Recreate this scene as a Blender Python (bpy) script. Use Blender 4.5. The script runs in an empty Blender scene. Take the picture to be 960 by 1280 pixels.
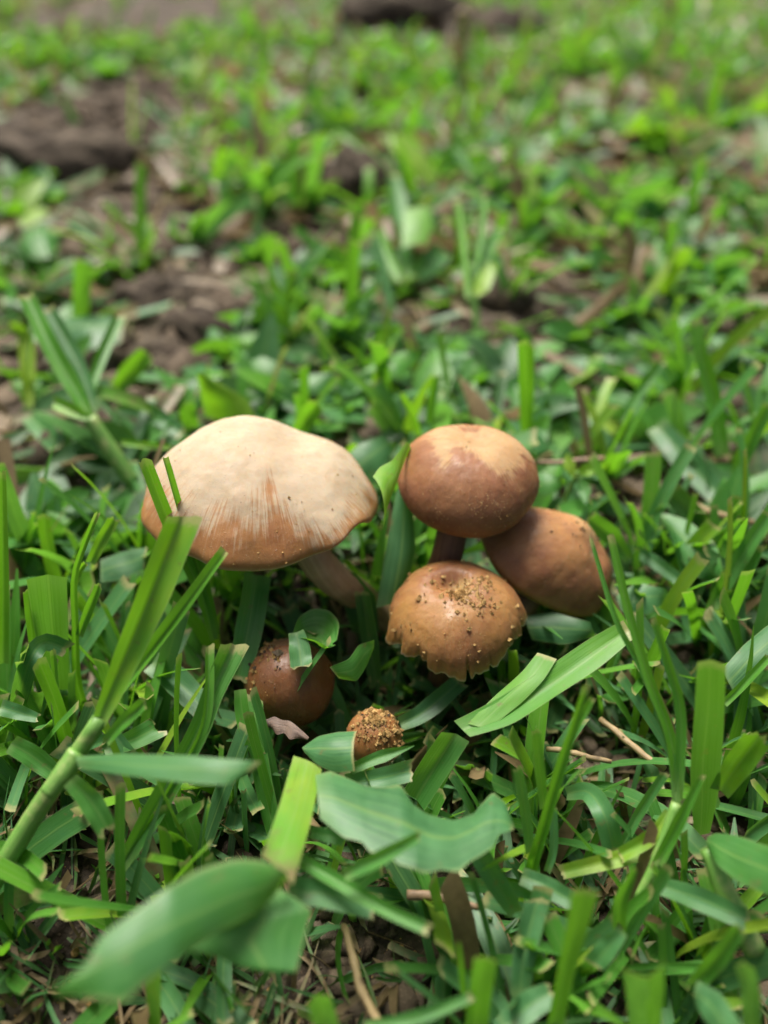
import bpy, math, numpy as np
from mathutils import Vector, Matrix

# ------------------------------------------------------------------ camera, world, sun
U = 0.01                      # the scene is written in centimetres and built in metres
SC = bpy.context.scene
COL = SC.collection
CAM_H, PITCH, FPX = 12.3, math.radians(37.0), 1000.0
cam_d = bpy.data.cameras.new('camera')
cam = bpy.data.objects.new('camera', cam_d)
COL.objects.link(cam)
cam.location = (0, 0, CAM_H * U)
cam.rotation_euler = (math.pi / 2 - PITCH, 0, 0)
cam_d.sensor_fit = 'VERTICAL'
cam_d.sensor_height = 36.0
cam_d.lens = FPX / 1280 * 36
cam_d.clip_start, cam_d.clip_end = 0.005, 500
cam_d.dof.use_dof = True
cam_d.dof.focus_distance = 0.137
cam_d.dof.aperture_fstop = 7.8
SC.camera = cam

SUN_EL, SUN_AZ = math.radians(66), math.radians(-25)     # azimuth measured from +Y towards +X: light comes from behind the mushrooms
world = bpy.data.worlds.new('World')
SC.world = world
world.use_nodes = True
wn = world.node_tree
sky = wn.nodes.new('ShaderNodeTexSky')
sky.sky_type = 'NISHITA'
sky.sun_disc = False
sky.sun_elevation, sky.sun_rotation = SUN_EL, SUN_AZ
sky.air_density, sky.dust_density, sky.ozone_density = 0.8, 9.0, 0.3
wn.nodes['Background'].inputs['Strength'].default_value = 0.082
wn.links.new(sky.outputs[0], wn.nodes['Background'].inputs[0])
sun_d = bpy.data.lights.new('sun', 'SUN')
sun_d.energy, sun_d.angle, sun_d.color = 4.3, math.radians(27), (1.0, 0.96, 0.9)
sun = bpy.data.objects.new('sun', sun_d)
COL.objects.link(sun)
sd = Vector((math.sin(SUN_AZ) * math.cos(SUN_EL), math.cos(SUN_AZ) * math.cos(SUN_EL), math.sin(SUN_EL)))
sun.rotation_euler = sd.to_track_quat('Z', 'Y').to_euler()
SC.view_settings.view_transform = 'Standard'
SC.view_settings.look = 'None'
SC.view_settings.gamma = 1.0
SC.view_settings.exposure = 0.88
SC.render.engine = 'CYCLES'
SC.cycles.use_denoising = True
SC.cycles.max_bounces = 8
SC.cycles.transparent_max_bounces = 8

# ------------------------------------------------------------------ measuring from the photograph
_f = np.array((0, math.cos(PITCH), -math.sin(PITCH)))
_u = np.array((0, math.sin(PITCH), math.cos(PITCH)))
CP = np.array((0, 0, CAM_H))

def ray(px, py):
    return _f + np.array(((px - 480) / FPX, 0, 0)) + _u * ((640 - py) / FPX)

def at(px, py, z=0.0):
    d = ray(px, py)
    return CP + d * ((z - CAM_H) / d[2])

def depth(p):
    return float(np.dot(np.asarray(p) - CP, _f))

# ------------------------------------------------------------------ noise and ground height
def _hash(i, j, s):
    h = (i * 374761393 + j * 668265263 + s * 2147483647) & 0xFFFFFFFF
    h = ((h ^ (h >> 13)) * 1274126177) & 0xFFFFFFFF
    return ((h ^ (h >> 16)) & 0xFFFF) / 65535.0

def vnoise(x, y, s=0):
    x, y = np.asarray(x, float), np.asarray(y, float)
    i, j = np.floor(x).astype(np.int64), np.floor(y).astype(np.int64)
    fx, fy = x - i, y - j
    fx, fy = fx * fx * (3 - 2 * fx), fy * fy * (3 - 2 * fy)
    a, b = _hash(i, j, s), _hash(i + 1, j, s)
    c, d = _hash(i, j + 1, s), _hash(i + 1, j + 1, s)
    return (a * (1 - fx) + b * fx) * (1 - fy) + (c * (1 - fx) + d * fx) * fy

def fbm(x, y, s=0, o=4):
    v, a, t = 0, 0.5, 0
    for k in range(o):
        v = v + a * vnoise(x, y, s + k * 17)
        t += a
        a *= 0.5
        x, y = x * 2.03 + 5.1, y * 2.03 + 3.7
    return v / t

def spot(px, py, rx, ry):
    """a patch of ground: centre and radii in cm"""
    c, e = at(px, py), at(px + rx, py)
    n, f = at(px, py + ry), at(px, max(py - ry, -60))
    return c[0], (n[1] + f[1]) / 2, abs(e[0] - c[0]), abs(f[1] - n[1]) / 2

BARE = [spot(*a) for a in ((80, 175, 150, 85), (215, 415, 95, 125), (140, 270, 90, 80), (190, 25, 220, 34), (545, 40, 130, 28),
        (390, 310, 70, 40), (465, 1185, 95, 65), (800, 915, 70, 60), (530, 900, 90, 55), (700, 370, 70, 36), (660, 285, 110, 20),
        (930, 222, 50, 30), (540, 405, 50, 25), (770, 140, 60, 18), (440, 230, 40, 34), (20, 470, 45, 60), (60, 560, 60, 40), (905, 1010, 60, 60))]

def bare(x, y):
    m = np.zeros_like(np.asarray(x, float))
    for cx, cy, rx, ry in BARE:
        d = ((x - cx) / rx) ** 2 + ((y - cy) / ry) ** 2
        m = np.maximum(m, np.clip(1.35 - d, 0, 1))
    return m

MCX, MCY = at(500, 850)[:2]

def hgt(x, y):
    x, y = np.asarray(x, float), np.asarray(y, float)
    r = np.hypot(x, y)
    near = np.clip(1 - (r - 60) / 200, 0, 1)
    b = bare(x, y)
    h = (fbm(x / 7, y / 7, 3) - 0.5) * 1.1
    h = h + (0.25 + 0.6 * b) * near * (fbm(x / 1.5, y / 1.5, 9) - 0.5) * 0.9
    h = h + (0.15 + 0.5 * b) * near * (fbm(x * 1.7, y * 1.7, 21, 3) - 0.5) * 0.35
    g = np.exp(-(((x - MCX) / 2.4) ** 2 + ((y - MCY) / 2.0) ** 2))
    g2 = np.exp(-(((x - MCX + .6) / 3.4) ** 2 + ((y - MCY - .2) / 2.4) ** 4))
    h = h * (1 - 0.7 * g) - 0.2 * g - 0.3 * g2
    return h - 0.1 - 1.1 * np.clip((15 - y) / 3, 0, 1) * np.clip((y + 8) / 6, 0, 1)

# ------------------------------------------------------------------ object helpers
def mesh_obj(name, V, F, mat, parent=None, uv=None, attrs=None, org=(0, 0, 0), smooth=True):
    """one mesh object; V in cm, measured from ORG (cm); F is an (n,4) or (n,3) array, or a list of faces"""
    me = bpy.data.meshes.new(name)
    V = np.ascontiguousarray(np.asarray(V, float) * U, dtype=np.float32)
    if isinstance(F, np.ndarray):
        n, k = F.shape
        me.vertices.add(len(V)); me.vertices.foreach_set('co', V.ravel())
        me.loops.add(n * k); me.loops.foreach_set('vertex_index', F.ravel().astype(np.int32))
        me.polygons.add(n); me.polygons.foreach_set('loop_start', np.arange(0, n * k, k, dtype=np.int32))
        me.update(calc_edges=True)
        li = F.ravel()
    else:
        me.from_pydata(V.tolist(), [], [list(map(int, f)) for f in F])
        li = np.concatenate([np.asarray(f) for f in F])
    if uv is not None:
        l = me.uv_layers.new(name='UVMap')
        l.data.foreach_set('uv', np.asarray(uv, np.float32)[li].ravel())
    for k, a in (attrs or {}).items():
        a = np.asarray(a, np.float32)
        if a.ndim == 1:
            me.attributes.new(k, 'FLOAT', 'POINT').data.foreach_set('value', a)
        else:
            me.attributes.new(k, 'FLOAT_VECTOR', 'POINT').data.foreach_set('vector', a.ravel())
    if smooth:
        me.polygons.foreach_set('use_smooth', np.ones(len(me.polygons), dtype=bool))
    me.materials.append(mat)
    o = bpy.data.objects.new(name, me)
    COL.objects.link(o)
    if parent is not None:
        o.parent = parent
    else:
        o.location = np.asarray(org) * U
    return o

def tag(o, label=None, cat=None, group=None, kind=None):
    for k, v in (('label', label), ('category', cat), ('group', group), ('kind', kind)):
        if v: o[k] = v
    return o

def empty(name, org, label, cat, group=None):
    o = bpy.data.objects.new(name, None)
    COL.objects.link(o)
    o.location = np.asarray(org) * U
    o.empty_display_size = 0.005
    return tag(o, label, cat, group)

def grid_faces(r, c, wrap=False):
    i, j = np.meshgrid(np.arange(r - 1), np.arange(c if wrap else c - 1), indexing='ij')
    j2 = (j + 1) % c
    return np.stack((i * c + j, i * c + j2, (i + 1) * c + j2, (i + 1) * c + j), -1).reshape(-1, 4)

def tube(pts, rad, n=10, cap=True, bump=0.0, seed=0):
    pts = np.asarray(pts, float); m = len(pts)
    T = np.gradient(pts, axis=0); T /= np.linalg.norm(T, axis=1)[:, None]
    ref = np.array((1.0, 0, 0)) if abs(T[0][0]) < 0.8 else np.array((0, 1.0, 0))
    V = np.zeros((m, n, 3)); a = np.arange(n) * 2 * math.pi / n
    rad = np.broadcast_to(rad, (m,))
    R = np.random.RandomState(seed)
    for k in range(m):
        s = np.cross(T[k], ref); s /= np.linalg.norm(s); ref2 = np.cross(s, T[k])
        rr = rad[k] * (1 + bump * (R.rand(n) - 0.5))
        V[k] = pts[k] + (np.cos(a) * rr)[:, None] * s + (np.sin(a) * rr)[:, None] * ref2
    F = grid_faces(m, n, True)
    V = V.reshape(-1, 3)
    uv = np.stack(np.meshgrid(np.linspace(0, 1, m), np.linspace(0, 1, n), indexing='ij')[::-1], -1).reshape(-1, 2)
    if cap:
        V = np.vstack((V, pts[0], pts[-1])); uv = np.vstack((uv, (0.5, 0), (0.5, 1)))
        j = np.arange(n); b = m * n
        F1 = np.stack((np.full(n, b), (j + 1) % n, j, j), -1)
        e = (m - 1) * n
        F2 = np.stack((np.full(n, b + 1), e + j, e + (j + 1) % n, e + (j + 1) % n), -1)
        F = [list(f) for f in F] + [list(f[:3]) for f in F1] + [list(f[:3]) for f in F2]
    return V, F, uv

def spline(pts, n):
    """Catmull-Rom through pts, n samples evenly in chord length"""
    P = np.asarray(pts, float)
    if len(P) == 2:
        return P[0] + (P[1] - P[0]) * np.linspace(0, 1, n)[:, None]
    Q = np.vstack((2 * P[0] - P[1], P, 2 * P[-1] - P[-2]))
    out = []
    for k in range(1, len(Q) - 2):
        t = np.linspace(0, 1, 24, endpoint=False)[:, None]
        a, b, c, d = Q[k - 1], Q[k], Q[k + 1], Q[k + 2]
        out.append(0.5 * (2 * b + (c - a) * t + (2 * a - 5 * b + 4 * c - d) * t ** 2 + (3 * b - a - 3 * c + d) * t ** 3))
    out.append(P[-1:])
    return resample(np.vstack(out), n)

def resample(P, n):
    P = np.asarray(P, float)
    s = np.concatenate(((0,), np.cumsum(np.linalg.norm(np.diff(P, axis=0), axis=1))))
    t = np.linspace(0, s[-1], n)
    return np.stack([np.interp(t, s, P[:, k]) for k in range(P.shape[1])], -1)
# ------------------------------------------------------------------ materials
class NT:
    def __init__(s, name):
        s.m = bpy.data.materials.new(name); s.m.use_nodes = True
        s.t = s.m.node_tree; s.p = s.t.nodes['Principled BSDF']; s.out = s.t.nodes['Material Output']
    def n(s, typ, **kw):
        nd = s.t.nodes.new('ShaderNode' + typ)
        for k, v in kw.items():
            if k in nd.inputs: s.put(nd.inputs[k], v)
            else: setattr(nd, k, v)
        return nd
    def put(s, sock, v):
        if isinstance(v, bpy.types.NodeSocket): s.t.links.new(v, sock)
        else: sock.default_value = v
    def math(s, op, a, b=0.0, c=0.0, clamp=False):
        nd = s.t.nodes.new('ShaderNodeMath'); nd.operation = op; nd.use_clamp = clamp
        for k, v in enumerate((a, b, c)): s.put(nd.inputs[k], v)
        return nd.outputs[0]
    def mix(s, f, a, b, mode='MIX'):
        nd = s.t.nodes.new('ShaderNodeMix'); nd.data_type = 'RGBA'; nd.blend_type = mode
        s.put(nd.inputs[0], f)
        s.put(nd.inputs[6], (*a, 1) if isinstance(a, tuple) else a)
        s.put(nd.inputs[7], (*b, 1) if isinstance(b, tuple) else b)
        return nd.outputs[2]
    def ramp(s, f, stops):
        nd = s.t.nodes.new('ShaderNodeValToRGB'); s.put(nd.inputs[0], f)
        e = nd.color_ramp.elements
        while len(e) < len(stops): e.new(0.5)
        for k, (p, c) in enumerate(stops): e[k].position = p; e[k].color = (*c, 1)
        return nd.outputs[0]
    def step(s, f, lo, hi):
        nd = s.t.nodes.new('ShaderNodeMapRange'); nd.interpolation_type = 'SMOOTHSTEP'
        s.put(nd.inputs[0], f); s.put(nd.inputs[1], lo); s.put(nd.inputs[2], hi)
        return nd.outputs[0]
    def noise(s, vec, scale, detail=4, rough=0.55, out=0):
        nd = s.n('TexNoise'); s.put(nd.inputs['Vector'], vec)
        nd.inputs['Scale'].default_value = scale; nd.inputs['Detail'].default_value = detail; nd.inputs['Roughness'].default_value = rough
        return nd.outputs[out]
    def attr(s, name, out='Fac'):
        nd = s.n('Attribute'); nd.attribute_name = name
        return nd.outputs[out]
    def bump(s, h, strength, dist):
        nd = s.n('Bump'); s.put(nd.inputs['Height'], h); nd.inputs['Strength'].default_value = strength; nd.inputs['Distance'].default_value = dist
        s.put(s.p.inputs['Normal'], nd.outputs[0]); return nd.outputs[0]
    def set(s, **kw):
        for k, v in kw.items():
            k = k.replace('_', ' ')
            s.put(s.p.inputs[k], (*v, 1) if isinstance(v, tuple) and len(v) == 3 and 'Radius' not in k else v)

def leaf_material(name='grass_leaf'):
    t = NT(name)
    geo = t.n('NewGeometry').outputs['Position']
    uv = t.n('UVMap').outputs[0]
    sx = t.n('SeparateXYZ', Vector=uv)
    u, v = sx.outputs[0], sx.outputs[1]
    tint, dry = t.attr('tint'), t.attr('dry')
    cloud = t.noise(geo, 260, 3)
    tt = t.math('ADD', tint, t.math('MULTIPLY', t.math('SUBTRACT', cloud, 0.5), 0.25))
    col = t.ramp(tt, [(0.0, (0.010, 0.048, 0.017)), (0.14, (0.022, 0.094, 0.036)), (0.27, (0.054, 0.180, 0.068)), (0.42, (0.036, 0.162, 0.028)), (0.65, (0.054, 0.225, 0.010)), (0.85, (0.115, 0.310, 0.008)), (1.0, (0.240, 0.360, 0.012))])  # darkest stop paints shade between blades, the light bluish stop paints sky sheen
    # parallel veins and the pale midrib
    vein = t.math('SINE', t.math('MULTIPLY', u, 75.0))
    fib = t.n('Combine' + 'XYZ', X=t.math('MULTIPLY', u, 34.0), Y=t.math('MULTIPLY', v, 1.5), Z=t.math('MULTIPLY', tint, 9.0)).outputs[0]
    fibre = t.noise(fib, 1.0, 4, 0.65)
    du = t.math('ABSOLUTE', t.math('SUBTRACT', u, 0.5))
    rib = t.math('SUBTRACT', 1.0, t.step(du, 0.012, 0.05))
    col = t.mix(t.math('MULTIPLY', t.step(fibre, 0.35, 0.7), 0.42), col, (0.13, 0.29, 0.085))
    col = t.mix(t.math('MULTIPLY', t.step(fibre, 0.46, 0.30), 0.40), col, (0.012, 0.055, 0.012))
    col = t.mix(t.math('MULTIPLY', t.step(vein, 0.2, 1.0), 0.09), col, (0.12, 0.25, 0.06))
    col = t.mix(t.math('MULTIPLY', rib, 0.35), col, (0.20, 0.33, 0.08))
    # pale thin margins, chewed tips, blemishes, dry tissue
    edge = t.step(du, 0.475, 0.498)
    col = t.mix(t.math('MULTIPLY', edge, 0.45), col, (0.30, 0.36, 0.14))
    vv = t.math('ADD', v, t.math('MULTIPLY', t.math('SUBTRACT', t.noise(geo, 1500, 2), 0.5), 0.05))
    tip = t.step(vv, 0.945, 0.99)
    col = t.mix(t.math('MULTIPLY', tip, 0.75), col, (0.36, 0.32, 0.14))
    root = t.math('SUBTRACT', 1.0, t.step(v, 0.0, 0.16))
    col = t.mix(t.math('MULTIPLY', root, 0.35), col, (0.24, 0.32, 0.12))
    spots = t.step(t.noise(geo, 480, 4, 0.65), 0.63, 0.70)
    col = t.mix(t.math('MULTIPLY', spots, 0.55), col, (0.16, 0.12, 0.05))
    specks = t.step(t.noise(geo, 1900, 2), 0.70, 0.76)
    col = t.mix(t.math('MULTIPLY', specks, 0.35), col, (0.26, 0.30, 0.16))
    drycol = t.mix(t.noise(geo, 420, 4), (0.29, 0.215, 0.105), (0.085, 0.056, 0.028))
    dm = t.step(t.math('ADD', dry, t.math('MULTIPLY', t.math('SUBTRACT', t.noise(geo, 330, 3), 0.5), 0.5)), 0.35, 0.65)
    col = t.mix(dm, col, drycol)
    t.set(Base_Color=col, Roughness=t.math('ADD', 0.36, t.math('MULTIPLY', cloud, 0.2)), IOR=1.45)
    t.p.inputs['Specular IOR Level'].default_value = 0.55
    h = t.math('ADD', t.math('MULTIPLY', vein, 0.08), fibre)
    nrm = t.bump(h, 0.4, 0.00010)
    tr = t.n('BsdfTranslucent')
    tc = t.mix(0.6, col, (0.19, 0.48, 0.006))
    tc = t.mix(dm, tc, drycol)
    t.put(tr.inputs[0], tc); t.put(tr.inputs['Normal'], nrm)
    mx = t.n('MixShader'); mx.inputs[0].default_value = 0.42
    t.t.links.new(t.p.outputs[0], mx.inputs[1]); t.t.links.new(tr.outputs[0], mx.inputs[2])
    t.t.links.new(mx.outputs[0], t.out.inputs[0])
    return t.m

def stem_material(name, a, b, c):
    t = NT(name)
    geo = t.n('NewGeometry').outputs['Position']
    uv = t.n('UVMap').outputs[0]
    sx = t.n('SeparateXYZ', Vector=uv)
    st = t.noise(t.n('CombineXYZ', X=t.math('MULTIPLY', sx.outputs[0], 30.0), Y=t.math('MULTIPLY', sx.outputs[1], 5.0)).outputs[0], 1.0, 3)
    col = t.mix(t.step(st, 0.3, 0.75), a, b)
    col = t.mix(t.step(t.noise(geo, 350, 4), 0.5, 0.75), col, c)
    t.set(Base_Color=col, Roughness=0.5)
    t.bump(st, 0.4, 0.0002)
    return t.m

def soil_material():
    t = NT('soil')
    geo = t.n('NewGeometry').outputs['Position']
    n1, n2, n3 = t.noise(geo, 25, 5), t.noise(geo, 140, 5, 0.62), t.noise(geo, 900, 4, 0.6)
    col = t.mix(t.step(n1, 0.35, 0.68), (0.024, 0.0185, 0.013), (0.068, 0.054, 0.038))
    col = t.mix(t.step(n2, 0.48, 0.72), col, (0.118, 0.096, 0.068))
    col = t.mix(t.step(n2, 0.50, 0.30), col, (0.016, 0.010, 0.006))
    col = t.mix(t.math('MULTIPLY', t.step(n3, 0.55, 0.75), 0.4), col, (0.24, 0.17, 0.10))
    # far off the lawn closes over the soil
    d = t.n('VectorMath', operation='LENGTH'); t.put(d.inputs[0], geo)
    far = t.step(d.outputs['Value'], 2.2, 4.0)
    turf = t.mix(t.step(t.noise(geo, 6, 6, 0.7), 0.3, 0.7), (0.045, 0.11, 0.022), (0.10, 0.19, 0.04))
    col = t.mix(far, col, turf)
    t.set(Base_Color=col, Roughness=0.9)
    t.p.inputs['Specular IOR Level'].default_value = 0.2
    t.bump(t.math('ADD', n2, t.math('MULTIPLY', n3, 0.5)), 0.9, 0.0012)
    return t.m

def crumb_material(name, a, b):
    t = NT(name)
    geo = t.n('NewGeometry').outputs['Position']
    n2, n3 = t.noise(geo, 210, 4), t.noise(geo, 1400, 4, 0.65)
    col = t.mix(t.step(n2, 0.3, 0.7), a, b)
    col = t.mix(t.math('MULTIPLY', t.step(n3, 0.5, 0.7), 0.45), col, tuple(min(1, k * 1.9) for k in b))
    t.set(Base_Color=col, Roughness=0.9)
    t.p.inputs['Specular IOR Level'].default_value = 0.25
    t.bump(n3, 0.8, 0.0005)
    return t.m

def cap_material(name, pale, brown, deep, rim, streak=26, amp=0.55, speck=(0.55, 0.38, 0.16), speck_amt=0.5, rough=0.42, wet=0.5, relief=0.5, mott=0.9):
    """mushroom cap skin: worn pale cuticle over brown flesh, the two parted by radial fibrils"""
    t = NT(name)
    geo = t.n('TexCoord').outputs['Object']
    pol = t.attr('pol', 'Vector')
    sp = t.n('SeparateXYZ', Vector=pol)
    pm = t.attr('pale')
    rad = sp.outputs[2]
    fv = t.n('CombineXYZ', X=t.math('MULTIPLY', sp.outputs[0], float(streak)), Y=t.math('MULTIPLY', sp.outputs[1], float(streak)), Z=t.math('MULTIPLY', rad, 3.2)).outputs[0]
    fib = t.noise(fv, 1.0, 7, 0.68)
    blot = t.noise(geo, 170, 4, 0.55)
    fine = t.noise(geo, 900, 4, 0.6)
    m = t.math('ADD', pm, t.math('MULTIPLY', t.math('SUBTRACT', fib, 0.5), amp))
    m = t.math('ADD', m, t.math('MULTIPLY', t.math('SUBTRACT', blot, 0.5), 0.5))
    mask = t.math('MULTIPLY', t.step(m, 0.36, 0.68), t.math('ADD', 0.62, t.math('MULTIPLY', fine, 0.6)), clamp=True)
    base = t.mix(t.step(blot, 0.3, 0.7), brown, deep)
    base = t.mix(t.math('MULTIPLY', t.step(t.noise(geo, 75, 3), 0.4, 0.7), 0.6), base, rim)
    base = t.mix(t.step(t.math('ADD', rad, t.math('MULTIPLY', t.math('SUBTRACT', fib, 0.5), 0.12)), 0.80, 1.0), base, rim)
    pc = t.mix(t.math('MULTIPLY', t.step(blot, 0.35, 0.7), mott), pale, tuple(k * q for k, q in zip(pale, (0.90, 0.80, 0.68))))
    pc = t.mix(t.math('MULTIPLY', t.step(fib, 0.6, 0.75), t.step(m, 1.1, 0.6)), pc, tuple(k * 0.6 for k in pale))
    pc = t.mix(t.math('MULTIPLY', t.step(fine, 0.50, 0.72), mott * 0.5), pc, tuple(k * 0.6 for k in pale))
    col = t.mix(mask, base, pc)
    frost = t.math('MULTIPLY', t.step(fib, 0.50, 0.72), t.step(t.math('ADD', rad, t.math('MULTIPLY', t.math('SUBTRACT', blot, 0.5), 0.9)), 0.95, 0.15))
    col = t.mix(t.math('MULTIPLY', frost, 0.34), col, pale)
    # dusting of soil grains, tiny dark pits
    dust = t.step(t.math('ADD', t.noise(geo, 2300, 2), t.math('MULTIPLY', t.math('SUBTRACT', t.noise(geo, 130, 3), 0.5), 0.45)), 0.68, 0.76)
    col = t.mix(t.math('MULTIPLY', dust, speck_amt), col, speck)
    pits = t.step(t.noise(geo, 1300, 2), 0.71, 0.77)
    col = t.mix(t.math('MULTIPLY', pits, 0.55), col, (0.10, 0.05, 0.025))
    lip = t.attr('lip')
    col = t.mix(t.math('MULTIPLY', lip, 0.8), col, (0.60, 0.50, 0.36))
    t.set(Base_Color=col, Roughness=t.math('ADD', t.math('MULTIPLY', mask, 0.2), t.math('ADD', rough - 0.14, t.math('MULTIPLY', t.step(t.noise(geo, 380, 5, 0.65), 0.35, 0.65), 0.28))))
    t.p.inputs['Specular IOR Level'].default_value = wet
    t.p.inputs['Subsurface Weight'].default_value = 0.55
    t.p.inputs['Subsurface Radius'].default_value = (1.0, 0.42, 0.16)
    t.p.inputs['Subsurface Scale'].default_value = 0.0022
    h = t.math('ADD', t.math('MULTIPLY', fib, 0.22), t.math('ADD', t.math('MULTIPLY', fine, 0.5), t.math('ADD', t.math('MULTIPLY', blot, 1.4), t.math('MULTIPLY', dust, 1.2))))
    t.bump(h, relief, 0.00040)
    return t.m

def flesh_material(name, a, b, scale=30):
    t = NT(name)
    geo = t.n('TexCoord').outputs['Object']
    uv = t.n('UVMap').outputs[0]
    sx = t.n('SeparateXYZ', Vector=uv)
    st = t.noise(t.n('CombineXYZ', X=t.math('MULTIPLY', sx.outputs[0], float(scale)), Y=t.math('MULTIPLY', sx.outputs[1], 3.0)).outputs[0], 1.0, 4)
    col = t.mix(t.step(t.math('ADD', t.math('MULTIPLY', st, 0.6), t.math('MULTIPLY', t.noise(geo, 300, 4), 0.4)), 0.35, 0.65), a, b)
    t.set(Base_Color=col, Roughness=0.65)
    t.p.inputs['Subsurface Weight'].default_value = 0.2
    t.p.inputs['Subsurface Radius'].default_value = (1.0, 0.5, 0.25)
    t.p.inputs['Subsurface Scale'].default_value = 0.001
    t.bump(st, 0.5, 0.0003)
    return t.m

LEAF = leaf_material()
CULM = stem_material('green_culm', (0.13, 0.26, 0.05), (0.08, 0.21, 0.03), (0.25, 0.30, 0.10))
NODE = stem_material('pale_node', (0.25, 0.30, 0.10), (0.20, 0.27, 0.08), (0.30, 0.26, 0.12))
STRAW = stem_material('dry_straw', (0.30, 0.225, 0.105), (0.17, 0.115, 0.052), (0.085, 0.052, 0.024))
TWIG = stem_material('brown_twig', (0.16, 0.10, 0.055), (0.24, 0.16, 0.09), (0.07, 0.042, 0.025))
SOIL = soil_material()
CRUMB = crumb_material('soil_crumb', (0.036, 0.026, 0.017), (0.110, 0.084, 0.056))
OCHRE = crumb_material('ochre_soil', (0.23, 0.135, 0.045), (0.36, 0.235, 0.09))
LITTER = stem_material('dead_leaf', (0.34, 0.235, 0.13), (0.22, 0.14, 0.08), (0.12, 0.07, 0.04))
SKIN = flesh_material('papery_skin', (0.045, 0.025, 0.018), (0.13, 0.085, 0.06), 18)
# ------------------------------------------------------------------ the ground: one sheet to the horizon, fine under the camera
def graded(n_in, half, n_out, far):
    a = np.linspace(-half, half, n_in)
    k = np.arange(1, n_out + 1)
    g = (far / half) ** (1.0 / n_out)
    o = half * g ** k
    return np.concatenate((-o[::-1], a, o))
gx = graded(330, 24, 46, 30000)
gy = graded(300, 21, 46, 30000) + 24
GX, GY = np.meshgrid(gx, gy)
GZ = hgt(GX, GY)
ground = mesh_obj('ground', np.stack((GX, GY, GZ), -1).reshape(-1, 3), grid_faces(len(gy), len(gx)), SOIL)
tag(ground, kind='structure')

# soil crumbs lying about: nobody could count them
def crumbs(name, n, xs, ys, mat, smin, smax, seed, weight=None, lift=0.3):
    R = np.random.RandomState(seed)
    x, y = R.uniform(*xs, n * 3), R.uniform(*ys, n * 3)
    keep = R.rand(n * 3) < (0.25 + bare(x, y) * 0.75)
    x, y = x[keep][:n], y[keep][:n]; n = len(x)
    g = (1 + 5 ** 0.5) / 2
    ico = np.array([(-1, g, 0), (1, g, 0), (-1, -g, 0), (1, -g, 0), (0, -1, g), (0, 1, g), (0, -1, -g), (0, 1, -g), (g, 0, -1), (g, 0, 1), (-g, 0, -1), (-g, 0, 1)]) / 1.9
    fc = np.array([(0, 11, 5), (0, 5, 1), (0, 1, 7), (0, 7, 10), (0, 10, 11), (1, 5, 9), (5, 11, 4), (11, 10, 2), (10, 7, 6), (7, 1, 8),
                   (3, 9, 4), (3, 4, 2), (3, 2, 6), (3, 6, 8), (3, 8, 9), (4, 9, 5), (2, 4, 11), (6, 2, 10), (8, 6, 7), (9, 8, 1)])
    s = smin * (smax / smin) ** (R.rand(n) ** 2.2)
    V = ico[None] * s[:, None, None] * R.uniform(0.5, 1.45, (n, 12, 1)) * R.uniform(0.6, 1.4, (n, 1, 3)) * np.array((1, 1, .7))
    V += np.stack((x, y, hgt(x, y) + s * lift), -1)[:, None]
    F = (fc[None] + (np.arange(n) * 12)[:, None, None]).reshape(-1, 3)
    o = mesh_obj(name, V.reshape(-1, 3), F, mat, smooth=False)
    return o
tag(crumbs('soil_crumbs', 6000, (-9, 9), (4, 24), CRUMB, 0.03, 0.28, 5), kind='stuff')
tag(crumbs('soil_clods', 9000, (-45, 45), (16, 110), CRUMB, 0.08, 1.1, 6, lift=0.0), kind='stuff')
tag(crumbs('pale_grit', 1200, (-9, 9), (4, 24), OCHRE, 0.02, 0.12, 7), kind='stuff')
# ------------------------------------------------------------------ mushrooms
def axes(tilt_x, tilt_y):
    """cap frame whose axis leans by tilt_x towards +X and tilt_y towards the viewer (degrees)"""
    return np.array(Matrix.Rotation(math.radians(tilt_x), 3, 'Y') @ Matrix.Rotation(math.radians(tilt_y), 3, 'X'))

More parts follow.
